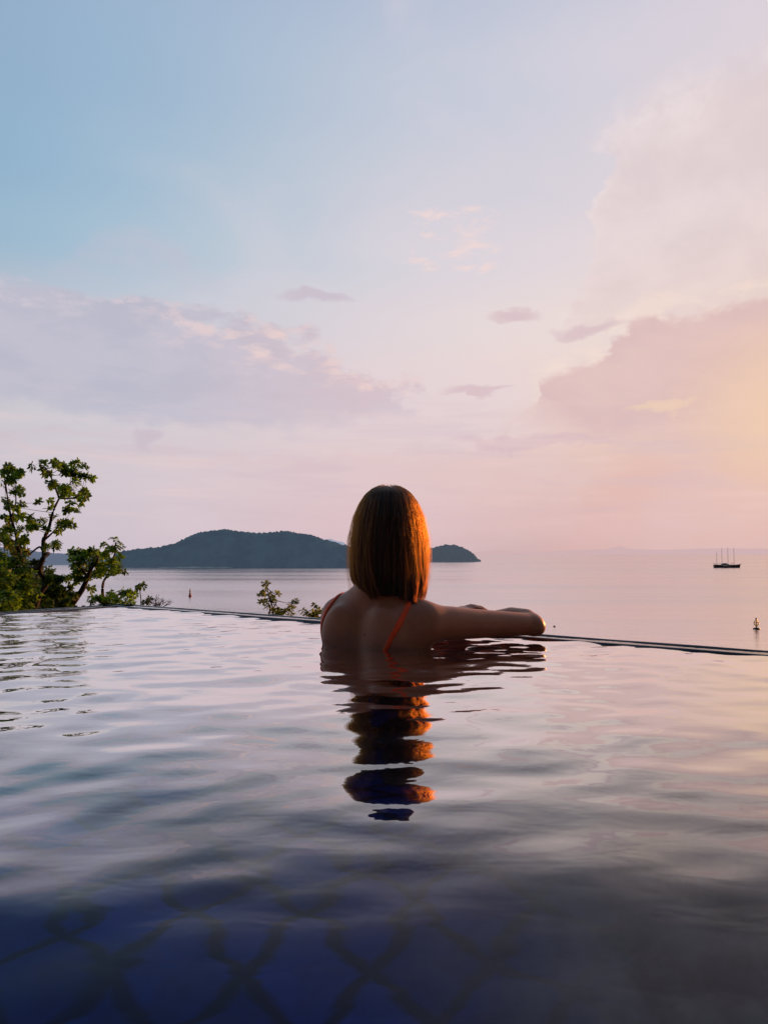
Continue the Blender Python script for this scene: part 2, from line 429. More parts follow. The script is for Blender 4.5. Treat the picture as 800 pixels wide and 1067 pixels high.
# ------------------------------------------------------------------ terrain, sea
def fbm(x, y, seed=0, oct=5, f=1.0):
    r = np.random.default_rng(seed); h = np.zeros_like(x); a = 1.0; tot = 0
    for o_ in range(oct):
        for k in range(4):
            th = r.uniform(0, 2 * pi); q = f * r.uniform(.7, 1.4)
            h += a * np.sin(q * (cos(th) * x + sin(th) * y) + r.uniform(0, 6.3) + 1.3 * np.sin(q * .6 * (sin(th) * x - cos(th) * y)))
        tot += a * 2; a *= .52; f *= 2.03
    return h / tot
gx = np.concatenate([np.linspace(-160, -32, 30), np.linspace(-30, 30, 90), np.linspace(32, 160, 30)])
gy = np.concatenate([np.linspace(-60, -8, 14), np.linspace(-6, 45, 80), np.linspace(47, 110, 24)])
GX, GY = np.meshgrid(gx, gy, indexing='ij')
d = (GX - C0[0]) * nE[0] * .55 + (GY - C0[1]) * .98       # downhill coordinate
left = np.clip(-(GX + 3) / 14, 0, 1.2)
GZ = -1.75 - .58 * np.clip(d - .6, 0, 200) + left * .33 * np.clip(d, 0, 14) * .8 + .22 * fbm(GX, GY, 3, 5, .5) * np.clip(np.abs(d), .3, 4)
GZ = np.where(d < .6, np.minimum(-1.6, GZ), GZ)
GZ = np.maximum(GZ, SEA - 6)
n1, n2 = GX.shape; I = np.arange(n1 * n2).reshape(n1, n2)
F = np.stack([I[:-1, :-1], I[1:, :-1], I[1:, 1:], I[:-1, 1:]], -1).reshape(-1, 4)
m_ground = pbr('hillside_earth', (.045, .055, .022), .95, (.03, .026, .018), 1.2, .6)
tag(npmesh('hillside', np.stack([GX, GY, GZ], -1).reshape(-1, 3), F, m_ground, smooth=True), kind='structure')
def ground_z(x, y):
    i = np.argmin(abs(gx - x)); j = np.argmin(abs(gy - y)); return float(GZ[i, j])

m_sea, t, out = material('sea')
pos = t.n('ShaderNodeNewGeometry').outputs['Position']
mp = t.n('ShaderNodeMapping', Vector=pos); mp.inputs['Scale'].default_value = (.10, .30, .1)
h1 = t.noise(mp.outputs[0], 1.0, 5, .6)
mp2 = t.n('ShaderNodeMapping', Vector=pos); mp2.inputs['Scale'].default_value = (.0012, .010, 1)
patch = t.noise(mp2.outputs[0], 1.0, 4, .55)
b = t.n('ShaderNodeBump', Strength=.5, Height=h1); b.inputs['Distance'].default_value = .5
gl = t.n('ShaderNodeBsdfGlossy', Color=(.97, .93, .93, 1), Roughness=t.lerp(patch, .35, .65, .10, .26), Normal=b.outputs[0])
df = t.n('ShaderNodeBsdfDiffuse', Color=(.16, .15, .17, 1))
t.put(out.inputs[0], t.n('ShaderNodeMixShader', _0=t.lerp(patch, .35, .7, .93, .80), _1=df.outputs[0], _2=gl.outputs[0]).outputs[0])
K = 90000
tag(npmesh('sea', [(-K, -2000, SEA), (K, -2000, SEA), (K, K, SEA), (-K, K, SEA)], [(0, 1, 2, 3)], m_sea), kind='structure')

# ------------------------------------------------------------------ islands
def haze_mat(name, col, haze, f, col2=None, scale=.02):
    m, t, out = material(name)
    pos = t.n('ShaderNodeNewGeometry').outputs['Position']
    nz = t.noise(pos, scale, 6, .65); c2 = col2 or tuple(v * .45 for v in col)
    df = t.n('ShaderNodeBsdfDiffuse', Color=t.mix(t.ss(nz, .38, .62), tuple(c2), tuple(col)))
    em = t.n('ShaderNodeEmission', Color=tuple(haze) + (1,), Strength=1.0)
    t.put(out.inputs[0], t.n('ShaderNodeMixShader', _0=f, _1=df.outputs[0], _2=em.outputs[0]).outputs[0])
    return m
def island(name, prof, Yc, halfdepth, mat, crown=3.0, res=2.2, seed=1, shore=None):
    """prof: ridge outline as photo points at the distance Yc; a wooded height field"""
    pts = [at(px, py, Yc) for px, py in prof]
    xs = np.array([p[0] for p in pts]); zs = np.array([p[2] for p in pts])
    x = np.arange(xs[0] - 4, xs[-1] + 4, res); y = np.arange(-halfdepth, halfdepth, res * 1.6)
    GX_, GY_ = np.meshgrid(x, y, indexing='ij')
    ridge = np.interp(GX_, xs, zs) - SEA
    g = np.clip(1 - (np.abs(GY_) / halfdepth) ** 2.0, 0, 1) ** .8
    spur = 1 + .22 * fbm(GX_, GY_, seed, 4, .012 * 1000 / Yc)
    hgt = ridge * np.where(GY_ > -halfdepth * .15, np.minimum(g, 1), g * np.clip(spur, .6, 1.12))
    cr = np.random.default_rng(seed).uniform(-.5, 1.0, GX_.shape) * crown * .5 + crown * .8 * np.abs(fbm(GX_, GY_, seed + 9, 3, .45 / max(crown / 3, .5)))
    hgt = hgt + np.where(hgt > 2, cr * np.clip(hgt / 10, .1, 1), -1.5)
    n1, n2 = GX_.shape; I = np.arange(n1 * n2).reshape(n1, n2)
    F = np.stack([I[:-1, :-1], I[1:, :-1], I[1:, 1:], I[:-1, 1:]], -1).reshape(-1, 4)
    V = np.stack([GX_, GY_ + Yc, hgt + SEA], -1).reshape(-1, 3)
    return tag(npmesh(name, V, F, mat), kind='structure')
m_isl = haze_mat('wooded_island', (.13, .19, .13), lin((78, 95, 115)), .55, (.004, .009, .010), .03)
island('wooded_hill', [(118, 590), (122, 577), (140, 574), (165, 572), (182, 568), (196, 561), (206, 557), (222, 554), (236, 553), (262, 557), (282, 556), (300, 556), (320, 559), (335, 564), (348, 567), (365, 572), (385, 576), (420, 582), (440, 589)],
       1230, 70, m_isl, 3.2, 2.0, 2)
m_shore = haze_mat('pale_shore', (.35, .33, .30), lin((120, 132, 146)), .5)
a_, b_ = at(163, 591, 1150), at(243, 591, 1150)
sv = []; sf = []
for i in range(41):
    u = i / 40; x_ = a_[0] + (b_[0] - a_[0]) * u; wd = 5 * sin(pi * u) ** .5 + .3; hh_ = 1.1 * sin(pi * u) ** .6 * (.7 + .5 * sin(u * 23) * sin(u * 9))
    sv += [(x_, 1150 - wd, SEA - .3), (x_, 1150, SEA + max(hh_, .05)), (x_, 1150 + wd, SEA - .3)]
    if i: k_ = 3 * i; sf += [(k_ - 3, k_, k_ + 1, k_ - 2), (k_ - 2, k_ + 1, k_ + 2, k_ - 1)]
tag(npmesh('beach', sv, sf, m_shore), kind='structure')
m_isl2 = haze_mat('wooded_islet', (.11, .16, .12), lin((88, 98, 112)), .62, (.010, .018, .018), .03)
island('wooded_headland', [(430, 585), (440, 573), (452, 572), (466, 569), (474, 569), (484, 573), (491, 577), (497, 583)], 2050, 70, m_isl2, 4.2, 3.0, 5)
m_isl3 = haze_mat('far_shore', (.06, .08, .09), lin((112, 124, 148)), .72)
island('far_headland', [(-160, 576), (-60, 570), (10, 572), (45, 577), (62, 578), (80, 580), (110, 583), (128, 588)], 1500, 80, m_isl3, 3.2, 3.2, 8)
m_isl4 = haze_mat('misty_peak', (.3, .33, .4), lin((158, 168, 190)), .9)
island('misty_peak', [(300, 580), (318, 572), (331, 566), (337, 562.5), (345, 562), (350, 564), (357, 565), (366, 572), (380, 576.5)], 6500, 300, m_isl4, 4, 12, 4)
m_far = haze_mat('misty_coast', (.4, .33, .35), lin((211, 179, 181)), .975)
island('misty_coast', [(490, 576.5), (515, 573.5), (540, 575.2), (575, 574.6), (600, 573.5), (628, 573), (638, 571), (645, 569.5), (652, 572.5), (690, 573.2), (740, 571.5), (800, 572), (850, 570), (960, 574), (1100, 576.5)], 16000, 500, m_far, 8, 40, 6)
m_far2 = haze_mat('misty_mountain', (.5, .42, .45), lin((226, 188, 188)), .985)
0 and island('misty_mountain', [(560, 576.3), (600, 573), (622, 563), (630, 553), (650, 545), (690, 541), (740, 542), (775, 547), (800, 556), (850, 552), (900, 560), (1000, 576)], 26000, 800, m_far2, 10, 80, 7)

# ------------------------------------------------------------------ vessels and buoys
def paint(name, c, r=.4): return pbr(name, c, r, tuple(v * .7 for v in c), 1.5)
m_hull = paint('dark_hull', (.02, .02, .03)); m_sup = paint('pale_superstructure', (.30, .33, .40)); m_var = paint('varnished_wood', (.30, .14, .05)); m_mast = paint('grey_mast', (.42, .36, .36))  # distance haze is mixed into the hull and mast paint
Yb = 20 * 820 / (591.5 - 577)
bp = at(757, 591.5, Yb); sx = 27.5 / 820 * Yb
boat = empty('sailing_ship', (bp[0], Yb, SEA), R(4))
tag(boat, 'long dark sailing ship with four bare masts anchored out at sea', 'ship')
hb = MB(); ns_ = 22; rings = []
for i in range(ns_ + 1):
    u = i / ns_; x = (u - .5) * sx
    bw = 3.6 * max(.03, (1 - abs(2 * u - 1) ** 2.6)) if u > .5 else 3.6 * (1 - abs(2 * u - 1) ** 4 * .55)
    sh = 2.6 + 1.5 * (2 * u - 1) ** 2 + (.7 * max(0, u - .75) * 4)
    rings.append([(x, 0, -1.2), (x, -bw * .6, -.6), (x + (u > .9) * .8, -bw, .9), (x + (u > .9) * 1.6, -bw * 1.02, sh), (x + (u > .9) * 1.6, bw * 1.02, sh), (x + (u > .9) * .8, bw, .9), (x, bw * .6, -.6)])
hv = [p for r_ in rings for p in r_]; hf = []
for i in range(ns_):
    for k in range(7):
        k2 = (k + 1) % 7; hf.append((i * 7 + k, (i + 1) * 7 + k, (i + 1) * 7 + k2, i * 7 + k2))
hf += [tuple(range(7)), tuple(ns_ * 7 + k for k in range(7))[::-1]]
hb.add(hv, hf); hb.build('hull', m_hull, boat)
rl = MB()
for s_ in (-1, 1):
    rl.tube([(x_ * sx, s_ * 3.3 * (1 - abs(2 * x_) ** 3 * .8), 3.05 + 1.6 * (2 * x_) ** 2) for x_ in np.linspace(-.49, .5, 14)], .28, 5)
rl.tube([(.5 * sx, 0, 4.6), (.5 * sx + 4.5, 0, 6.0)], [.3, .12], 6)
rl.box((-.46 * sx, 0, 3.4), (3, 5, 1.4)); rl.build('rail', m_var, boat)
sp = MB(); sp.box((-2.5, 0, 4.0), (11, 4.6, 2.2), 0, .5); sp.box((-3.2, 0, 5.6), (5.5, 3.6, 1.4), 0, .4); sp.box((8, 0, 3.7), (7, 3.6, 1.3), 0, .3); sp.box((-13, 0, 3.7), (6, 3.6, 1.3), 0, .3)
dkh = sp.build('deckhouse', m_sup, boat)
for i in range(7):
    for s_ in (-1, 1): MB().box((-7 + i * 1.5, s_ * 2.33, 4.2), (.8, .08, .7)).build('window', m_hull, dkh)
for (px, top) in ((746.5, 573), (752, 569), (758.5, 568.5), (765, 569)):
    x_ = (px - 757) / 820 * Yb; h_ = (590 - top) / 820 * Yb
    mm = MB().tube([(x_, 0, 2.5), (x_, 0, h_)], [.27, .16], 6)
    mo = mm.build('mast', m_mast, boat)
    MB().tube([(x_, 0, 6.2), (x_ - 6.2, 0, 6.4)], .22, 5).build('boom', m_mast, mo)
    for hh in (.55, .8): MB().tube([(x_, -1.6, h_ * hh), (x_, 1.6, h_ * hh)], .1, 4).build('spreader', m_mast, mo)

m_red = paint('buoy_dark_red', (.09, .012, .01)); m_yel = paint('buoy_yellow', (.95, .70, .16)); m_whi = paint('buoy_white', (.8, .72, .6)); m_or = paint('buoy_orange_red', (.35, .05, .03))
Yq = 20 * 820 / (655 - 577); q = at(788, 655, Yq)
by = empty('navigation_buoy', (q[0], Yq, SEA)); tag(by, 'yellow cage buoy on a dark red float, near the right of the sea', 'buoy')
MB().lathe([(.1, -.5), (.8, -.35), (.95, .1), (.75, .32), (.2, .42), (.05, .45)]).build('float', m_red, by, True)
cg = MB()
for k in range(6):
    a = k * pi / 3; cg.tube([(.10 * cos(a), .10 * sin(a), .40), (.14 * cos(a), .14 * sin(a), .75), (.62 * cos(a), .62 * sin(a), 1.35), (.62 * cos(a), .62 * sin(a), 1.8), (.12 * cos(a), .12 * sin(a), 2.55)], .10, 6)
for z_, r_ in ((1.35, .62), (1.8, .62)):
    cg.tube([(r_ * cos(k * pi / 8), r_ * sin(k * pi / 8), z_) for k in range(17)], .07, 5, False)
cg.build('cage', m_yel, by)
ln = MB(); ln.lathe([(.2, 2.5), (.24, 2.62), (.24, 2.85), (.14, 3.0), (.02, 3.05)], n=12); ln.build('lantern', m_whi, by, True)
Yq = 20 * 820 / (621.5 - 577); q = at(198, 621.5, Yq)
by = empty('channel_buoy', (q[0], Yq, SEA)); tag(by, 'small slim red buoy with a pale band, on the calm sea at left', 'buoy')
MB().lathe([(.3, -.5), (.8, -.3), (.85, .35), (.55, .55)]).build('float', m_or, by, True)
MB().lathe([(.50, .55), (.45, 1.2), (.40, 1.7)]).build('lower_tower', m_or, by, True)
MB().lathe([(.40, 1.7), (.37, 2.3)]).build('pale_band', m_whi, by, True)
MB().lathe([(.37, 2.3), (.30, 3.0), (.12, 3.4), (.12, 3.9), (.02, 4.0)]).build('upper_tower', m_or, by, True)
Yq = 20 * 820 / (652.5 - 577); q = at(577.5, 652.5, Yq)
tag(MB().lathe([(.05, -.25), (.3, -.1), (.34, .1), (.2, .3), (.03, .36)]).build('mooring_float', m_red, None, True), 'tiny dark mooring float on the open sea beyond the elbow', 'float').location = (q[0], Yq, SEA)

# ------------------------------------------------------------------ vegetation
def leaf_mat(name, c1, c2):
    m, t, out = material(name)
    pos = t.n('ShaderNodeNewGeometry').outputs['Position']
    rnd = t.noise(pos, 2.3, 3, .6); rn2 = t.noise(pos, 22, 2, .5)
    f = t.m('MULTIPLY_ADD', t.m('SUBTRACT', rn2, .5), .9, rnd)
    c = t.mix(t.ss(f, .3, .7), tuple(c1), tuple(c2))
    df = t.n('ShaderNodeBsdfPrincipled', Base__Color=c, Roughness=.5); df.inputs['Specular IOR Level'].default_value = .25
    tr = t.n('ShaderNodeBsdfTranslucent', Color=t.mix(1.0, c, (1.5, 1.5, .6), 'MULTIPLY'))
    t.put(out.inputs[0], t.n('ShaderNodeMixShader', _0=.5, _1=df.outputs[0], _2=tr.outputs[0]).outputs[0]); return m
m_leaf = leaf_mat('green_leaf', (.035, .085, .012), (.19, .33, .035))
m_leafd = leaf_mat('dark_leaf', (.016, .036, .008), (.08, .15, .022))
m_leafy = leaf_mat('olive_leaf', (.09, .12, .02), (.22, .24, .05))
m_bark = pbr('bark', (.040, .028, .024), .9, (.018, .013, .012), 9, .7)
m_twig = pbr('dry_twig', (.13, .09, .075), .9, (.07, .05, .045), 20, .3)

def rosettes(centers, size, nleaf, r):
    V = []; F = []
    for c, up in centers:
        up = up / (np.linalg.norm(up) + 1e-9)
        a = np.cross(up, r.normal(size=3)); a /= np.linalg.norm(a); b_ = np.cross(up, a)
        ph = r.uniform(0, 6.3)
        for k in range(nleaf):
            th = ph + 2 * pi * k / nleaf + r.normal(0, .3); el = r.uniform(-.35, .75)
            dr = (cos(th) * a + sin(th) * b_) * cos(el) + up * sin(el)
            s = size * r.uniform(.6, 1.25); wv = np.cross(dr, up); wv /= (np.linalg.norm(wv) + 1e-9)
            nn = np.cross(wv, dr); wd = s * r.uniform(.24, .36); tip = dr * s - np.array((0, 0, s * r.uniform(.05, .35)))
            o_ = c + dr * s * .12; i = len(V)
            mid = o_ + tip * .55
            V += [o_, mid + wv * wd - nn * wd * .25, o_ + tip, mid - wv * wd - nn * wd * .25, mid + nn * wd * .1]
            F += [(i, i + 1, i + 4), (i + 1, i + 2, i + 4), (i + 2, i + 3, i + 4), (i + 3, i, i + 4)]
    return V, F
def smooth_path(pts, n=5):
    pts = [np.array(p, float) for p in pts]; out_ = []
    for i in range(len(pts) - 1):
        p0 = pts[max(i - 1, 0)]; p1 = pts[i]; p2 = pts[i + 1]; p3 = pts[min(i + 2, len(pts) - 1)]
        for k in range(n):
            u = k / n; out_.append(.5 * ((2 * p1) + (-p0 + p2) * u + (2 * p0 - 5 * p1 + 4 * p2 - p3) * u * u + (-p0 + 3 * p1 - 3 * p2 + p3) * u ** 3))
    out_.append(pts[-1]); return out_
def plant(name, label, cat, Yd, branches, clumps, leafsize, mat, seed=0, group=None, dens=1.0, depth=1.0, wood=None, nleaf=8, rootdrop=True, foliage='crown', stemname='trunk'):
    """branches: list of (points [(px,py)], r0, r1) outlines; clumps: (px,py,radius_px)"""
    r = np.random.default_rng(seed); s = Yd / 820
    base = at(*branches[0][0][0], Yd); gz = min(ground_z(base[0], Yd) - .1, base[2] - .1)
    root = empty(name, (base[0], Yd, gz)); tag(root, label, cat, group)
    org = np.array((base[0], Yd, gz)); tb = MB(); nodes = []
    for bi, (pts, r0, r1) in enumerate(branches):
        q = []
        yo = Yd if bi == 0 else None
        for i, (px, py) in enumerate(pts):
            yy = Yd + (0 if bi == 0 and i == 0 else r.normal(0, .12 * depth) + .25 * depth * sin(bi * 1.9) * (i / len(pts)))
            q.append(at(px, py, yy))
        if bi > 0 and nodes:
            j = np.argmin([np.hypot(n_[0] - q[0][0], n_[2] - q[0][2]) for n_ in nodes]); q[0] = nodes[j].copy()
        q = smooth_path(q, 5)
        if bi == 0:
            b0 = np.array((base[0] + .15 * (base[0] - q[5][0]), Yd, gz - .15)); q = [b0 + (q[0] - b0) * k / 6 for k in range(6)] + q
        n_ = len(q)
        tb.tube([p - org for p in q], [r0 + (r1 - r0) * (i / (n_ - 1)) ** .8 + r.normal(0, r0 * .03) for i in range(n_)], 7)
        nodes += q[1 if bi else 6:]
    cen = []
    for (px, py, rp) in clumps:
        c = at(px, py, Yd + r.normal(0, .35 * depth)); rr = rp * s
        j = int(np.argmin([np.linalg.norm(n_ - c) for n_ in nodes])); st = nodes[j]
        midp = (st + c) / 2 + r.normal(0, .12 * rr, 3) + np.array((0, 0, -.15 * rr))
        tw = smooth_path([st, midp, c], 4)
        tb.tube([p - org for p in tw], [max(.004, rr * .05) * (1 - .6 * i / (len(tw) - 1)) for i in range(len(tw))], 5)
        nros = max(3, int(dens * 26 * (rr / leafsize / 3.0) ** 1.7))
        subs = [c + r.normal(0, .46, 3) * rr * np.array((1, .9, .75)) for _ in range(max(2, nros // 6))]
        for sb in subs:
            if r.random() < .8:
                tb.tube([c - org, (c + sb) / 2 - org + r.normal(0, .05 * rr, 3), sb - org], [rr * .025, rr * .02, rr * .012], 4)
        for _ in range(nros):
            sb = subs[r.integers(len(subs))]
            p_ = sb + r.normal(0, .2, 3) * rr * np.array((1, 1, .7))
            cen.append((p_ - org, (p_ - c) / rr + np.array((0, 0, .8)) + r.normal(0, .3, 3)))
    tb.build(stemname, wood or m_bark, root, True)
    V, F = rosettes(cen, leafsize, nleaf, r)
    if V: npmesh(foliage, np.array(V), np.array(F), mat, root)
    return root
Zc = lambda L: [(x * .275, 460 + y * .275) for x, y in L]
def Zk(L): return [(x * .275, 460 + y * .275, r_ * .275) for x, y, r_ in L]
TG = 'trees and shrubs growing beyond the left corner of the pool'
plant('broadleaf_tree', 'tallest tree at left, open crown of airy leaf clusters on forked curving limbs', 'tree', 14.0,
      [(Zc([(128, 640), (150, 580), (175, 535), (150, 490), (165, 440), (182, 425)]), .062, .040),
       (Zc([(182, 425), (165, 375), (185, 330), (200, 270), (225, 215), (265, 160)]), .045, .012),
       (Zc([(182, 425), (150, 400), (110, 430)]), .03, .012),
       (Zc([(150, 490), (115, 485), (85, 455), (68, 400), (60, 350), (42, 290), (30, 220), (18, 150)]), .05, .012),
       (Zc([(165, 375), (195, 350), (235, 310)]), .025, .008),
       (Zc([(225, 215), (205, 165), (180, 110), (150, 85)]), .022, .006),
       (Zc([(225, 215), (275, 215), (310, 200)]), .02, .006), (Zc([(42, 290), (60, 230), (55, 130)]), .018, .006)],
      Zk([(150, 80, 26), (165, 100, 20), (205, 75, 24), (225, 100, 32), (255, 105, 26), (280, 85, 24), (300, 100, 26), (325, 130, 26), (340, 128, 14), (290, 130, 28), (200, 125, 22), (180, 160, 26), (215, 160, 26), (255, 165, 30), (285, 185, 28), (310, 190, 24), (320, 220, 18), (235, 195, 22), (160, 230, 20), (180, 225, 14),
          (300, 215, 20), (270, 235, 16), (265, 275, 28), (285, 265, 16), (240, 295, 26), (215, 300, 20), (255, 320, 24), (225, 330, 18), (190, 395, 26), (205, 390, 18), (170, 340, 20), (200, 255, 18),
          (40, 90, 26), (65, 105, 26), (85, 118, 16), (20, 110, 26), (15, 145, 24), (55, 150, 20), (70, 185, 22), (50, 200, 24), (85, 200, 14), (20, 225, 24), (40, 245, 24), (75, 240, 18), (60, 285, 28), (90, 280, 22), (115, 290, 20), (125, 320, 30), (95, 350, 30), (70, 375, 28), (20, 340, 28), (35, 375, 26), (15, 285, 16), (140, 300, 20), (100, 320, 22)]),
      .085, m_leaf, 1, TG, dens=1.6, depth=1.3)
plant('small_tree', 'small rounded tree leaning right, between the tall tree and the low shrub', 'tree', 15.0,
      [(Zc([(262, 636), (285, 600), (312, 560), (328, 525), (345, 480)]), .075, .04), (Zc([(328, 525), (290, 530), (262, 560), (250, 570)]), .03, .014), (Zc([(328, 525), (310, 480), (290, 440)]), .03, .01), (Zc([(345, 480), (370, 450), (360, 420)]), .03, .01)],
      Zk([(285, 425, 26), (310, 415, 26), (335, 415, 26), (360, 415, 26), (385, 430, 24), (280, 450, 26), (310, 450, 32), (345, 450, 34), (375, 460, 30), (275, 480, 24), (300, 490, 32), (335, 490, 34), (370, 490, 28), (290, 515, 26), (320, 515, 26), (350, 525, 24), (340, 550, 18), (300, 540, 16), (265, 515, 18), (395, 480, 22)]),
      .085, m_leaf, 2, TG, dens=1.5)
plant('slender_tree', 'slim upright tree with narrow crown, rightmost of the trees at left', 'tree', 14.5,
      [(Zc([(383, 632), (390, 600), (388, 560), (393, 530), (405, 510), (425, 470), (435, 420), (438, 385)]), .038, .012), (Zc([(425, 470), (450, 490), (465, 480)]), .014, .006)],
      Zk([(430, 378, 14), (450, 385, 12), (405, 395, 16), (425, 405, 22), (445, 402, 16), (400, 425, 22), (430, 430, 26), (455, 435, 12), (415, 455, 24), (440, 460, 26), (462, 470, 16), (435, 490, 22), (460, 490, 14), (415, 500, 18), (395, 465, 18), (395, 500, 14)]),
      .08, m_leaf, 3, TG, dens=1.3, depth=.8)
plant('low_shrub', 'low spreading leafy shrub at foot of the slender tree', 'shrub', 12.5,
      [(Zc([(400, 640), (405, 615), (430, 590), (470, 575), (505, 570)]), .03, .01), (Zc([(405, 615), (375, 605), (350, 595)]), .018, .008)],
      Zk([(350, 592, 16), (370, 600, 22), (395, 605, 24), (380, 620, 22), (420, 590, 24), (440, 570, 18), (445, 600, 26), (470, 575, 22), (490, 568, 20), (480, 592, 22), (510, 572, 14), (500, 590, 14), (460, 615, 20), (420, 620, 24), (350, 612, 18), (490, 610, 12)]),
      .07, m_leaf, 4, TG, dens=1.3, depth=.8)
big = [('dense_shrub', 'wide dark green bush filling the lower left edge', 13.0, [(20, 640), (30, 560)], [(10, 440, 50), (50, 450, 44), (20, 490, 56), (70, 490, 46), (10, 545, 56), (55, 545, 56), (30, 600, 60), (75, 600, 50), (5, 625, 40), (95, 560, 40), (95, 630, 34)], m_leaf, 5),
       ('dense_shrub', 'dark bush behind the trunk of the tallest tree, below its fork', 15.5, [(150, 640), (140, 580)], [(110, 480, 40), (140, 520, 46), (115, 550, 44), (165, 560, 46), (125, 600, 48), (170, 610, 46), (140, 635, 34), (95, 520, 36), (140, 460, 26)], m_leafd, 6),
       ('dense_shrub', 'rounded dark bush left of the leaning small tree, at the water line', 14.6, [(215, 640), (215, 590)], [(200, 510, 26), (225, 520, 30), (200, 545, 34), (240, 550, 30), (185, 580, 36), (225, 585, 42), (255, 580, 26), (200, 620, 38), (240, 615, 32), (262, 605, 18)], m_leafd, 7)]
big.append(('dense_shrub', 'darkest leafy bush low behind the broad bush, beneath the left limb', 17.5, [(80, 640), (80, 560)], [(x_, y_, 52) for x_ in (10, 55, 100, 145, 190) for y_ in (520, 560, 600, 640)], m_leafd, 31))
for nm, lb, Yd, st, cl, mt, sd_ in big:
    plant(nm, lb, 'shrub', Yd, [(Zc(st), .06, .03)], Zk(cl), .085, mt, sd_, TG, dens=2.1, depth=1.2, foliage='foliage', stemname='stem')
plant('dense_shrub', 'leafy brownish bush at far left, under the left limb of the tallest tree', 'shrub', 16.5, [(Zc([(10, 600), (15, 480)]), .06, .03)],
      Zk([(10, 345, 30), (30, 340, 26), (15, 385, 40), (45, 400, 36), (20, 430, 44), (60, 430, 34), (85, 420, 24), (90, 450, 26)]), .09, m_leafy, 9, TG, dens=1.2, foliage='foliage', stemname='stem')
# leggy weeds and bare bush right of the shrub
plant('weed', 'tall thin weed with a leafy tip, just left of the bare bush', 'plant', 9.0, [(Zc([(532, 640), (534, 600), (530, 560), (538, 545)]), .008, .004)], Zk([(532, 545, 10), (545, 541, 9), (528, 552, 7)]), .045, m_leafd, 12, None, dens=1.2, depth=.3, foliage='leaves', stemname='stem')
plant('weed', 'short leafy weed at the foot of the bare bush', 'plant', 9.0, [(Zc([(556, 640), (556, 615), (558, 600)]), .008, .004)], Zk([(552, 605, 10), (566, 600, 9), (560, 615, 9), (545, 612, 6)]), .045, m_leafd, 13, None, dens=1.2, depth=.3, foliage='leaves', stemname='stem')
rr = random.Random(4); gz = at(165, 634, 9.0); tw = MB(); base = at(600 * .275, 460 + 636 * .275, 9.0)
bz = min(ground_z(base[0], 9.0), base[2] - .1)
bare = empty('bare_bush', (base[0], 9.0, bz)); tag(bare, 'leafless twiggy bush fanning out above the pool edge', 'bush')
tw.tube([(0, 0, -.1), (0, 0, base[2] - bz)], [.02, .012], 6)
def grow(p, d_, L, r_, lev):
    q = [p]; 
    for k in range(3):
        d_ = d_ + np.array((rr.gauss(0, .16), rr.gauss(0, .16), rr.gauss(.03, .1))); d_ /= np.linalg.norm(d_); q.append(q[-1] + d_ * L / 3)
    tw.tube(q, [r_, r_ * .85, r_ * .7, r_ * .5], 4)
    if lev > 0:
        for k in range(3): grow(q[rr.choice((1, 2, 3))], d_ + np.array((rr.gauss(0, .5), rr.gauss(0, .5), rr.gauss(0, .3))), L * .68, r_ * .62, lev - 1)
for k in range(7):
    a = -1.0 + k * .36
    grow(np.array((0, 0, base[2] - bz)), np.array((sin(a), rr.gauss(0, .4), cos(a) * .9)), .09, .0055, 3)
tw.build('twigs', m_twig, bare)
# plants between the corner and the bather
Zm = lambda L: [(120 + x * .3, 530 + y * .3) for x, y in L]
Zmk = lambda L: [(120 + x * .3, 530 + y * .3, r_ * .3) for x, y, r_ in L]
plant('sapling', 'taller olive sapling with clustered leaves, left of the bather beyond the rim', 'plant', 7.0,
      [(Zm([(545, 400), (548, 350), (535, 310), (527, 270)]), .010, .004), (Zm([(548, 350), (562, 320)]), .006, .003), (Zm([(535, 310), (512, 320)]), .006, .003), (Zm([(545, 380), (585, 355), (615, 330)]), .007, .003)],
      Zmk([(522, 262, 10), (533, 262, 8), (525, 280, 11), (535, 298, 9), (512, 300, 8), (508, 320, 11), (522, 322, 10), (545, 310, 9), (560, 300, 8), (552, 325, 10), (535, 335, 11), (560, 345, 10), (540, 355, 12), (555, 362, 12), (575, 360, 11), (592, 362, 12), (605, 345, 11), (618, 330, 10), (626, 322, 8), (600, 368, 10), (575, 372, 9), (540, 372, 12), (530, 410, 18), (560, 420, 22), (545, 460, 26), (575, 470, 22), (550, 510, 26)]),
      .04, m_leafy, 21, 'saplings beyond the pool rim', dens=1.0, depth=.3, nleaf=7)
plant('sapling', 'short olive sapling almost touching the bather, at the shoulder strap side', 'plant', 7.0,
      [(Zm([(690, 410), (688, 375), (695, 350)]), .008, .004), (Zm([(688, 375), (660, 362)]), .006, .003), (Zm([(688, 375), (715, 360)]), .006, .003)],
      Zmk([(655, 358, 9), (665, 368, 10), (680, 362, 10), (692, 343, 10), (700, 352, 9), (695, 368, 11), (712, 362, 10), (720, 352, 8), (675, 378, 9), (705, 378, 10), (680, 410, 18), (705, 425, 20), (690, 460, 24), (670, 490, 20)]),
      .04, m_leafy, 22, 'saplings beyond the pool rim', dens=1.0, depth=.3, nleaf=7)
# low fence posts below the trees
fr_ = empty('post_fence', (*at(90, 634, 13)[:2], at(90, 634, 13)[2] - .5)); tag(fr_, 'row of short dark posts with a rail, seen under the leaning small tree', 'fence')
fo = np.array(fr_.location)
for px in (79, 87, 94.5, 100):
    p_ = at(px, 631, 13) - fo; MB().tube([(p_[0], p_[1], -.6), (p_[0], p_[1], p_[2])], .028, 8).build('post', m_bark, fr_)
a_, b_ = at(76, 633.5, 13) - fo, at(104, 633.5, 13) - fo
MB().tube([a_, b_], .016, 6).build('rail', m_bark, fr_)

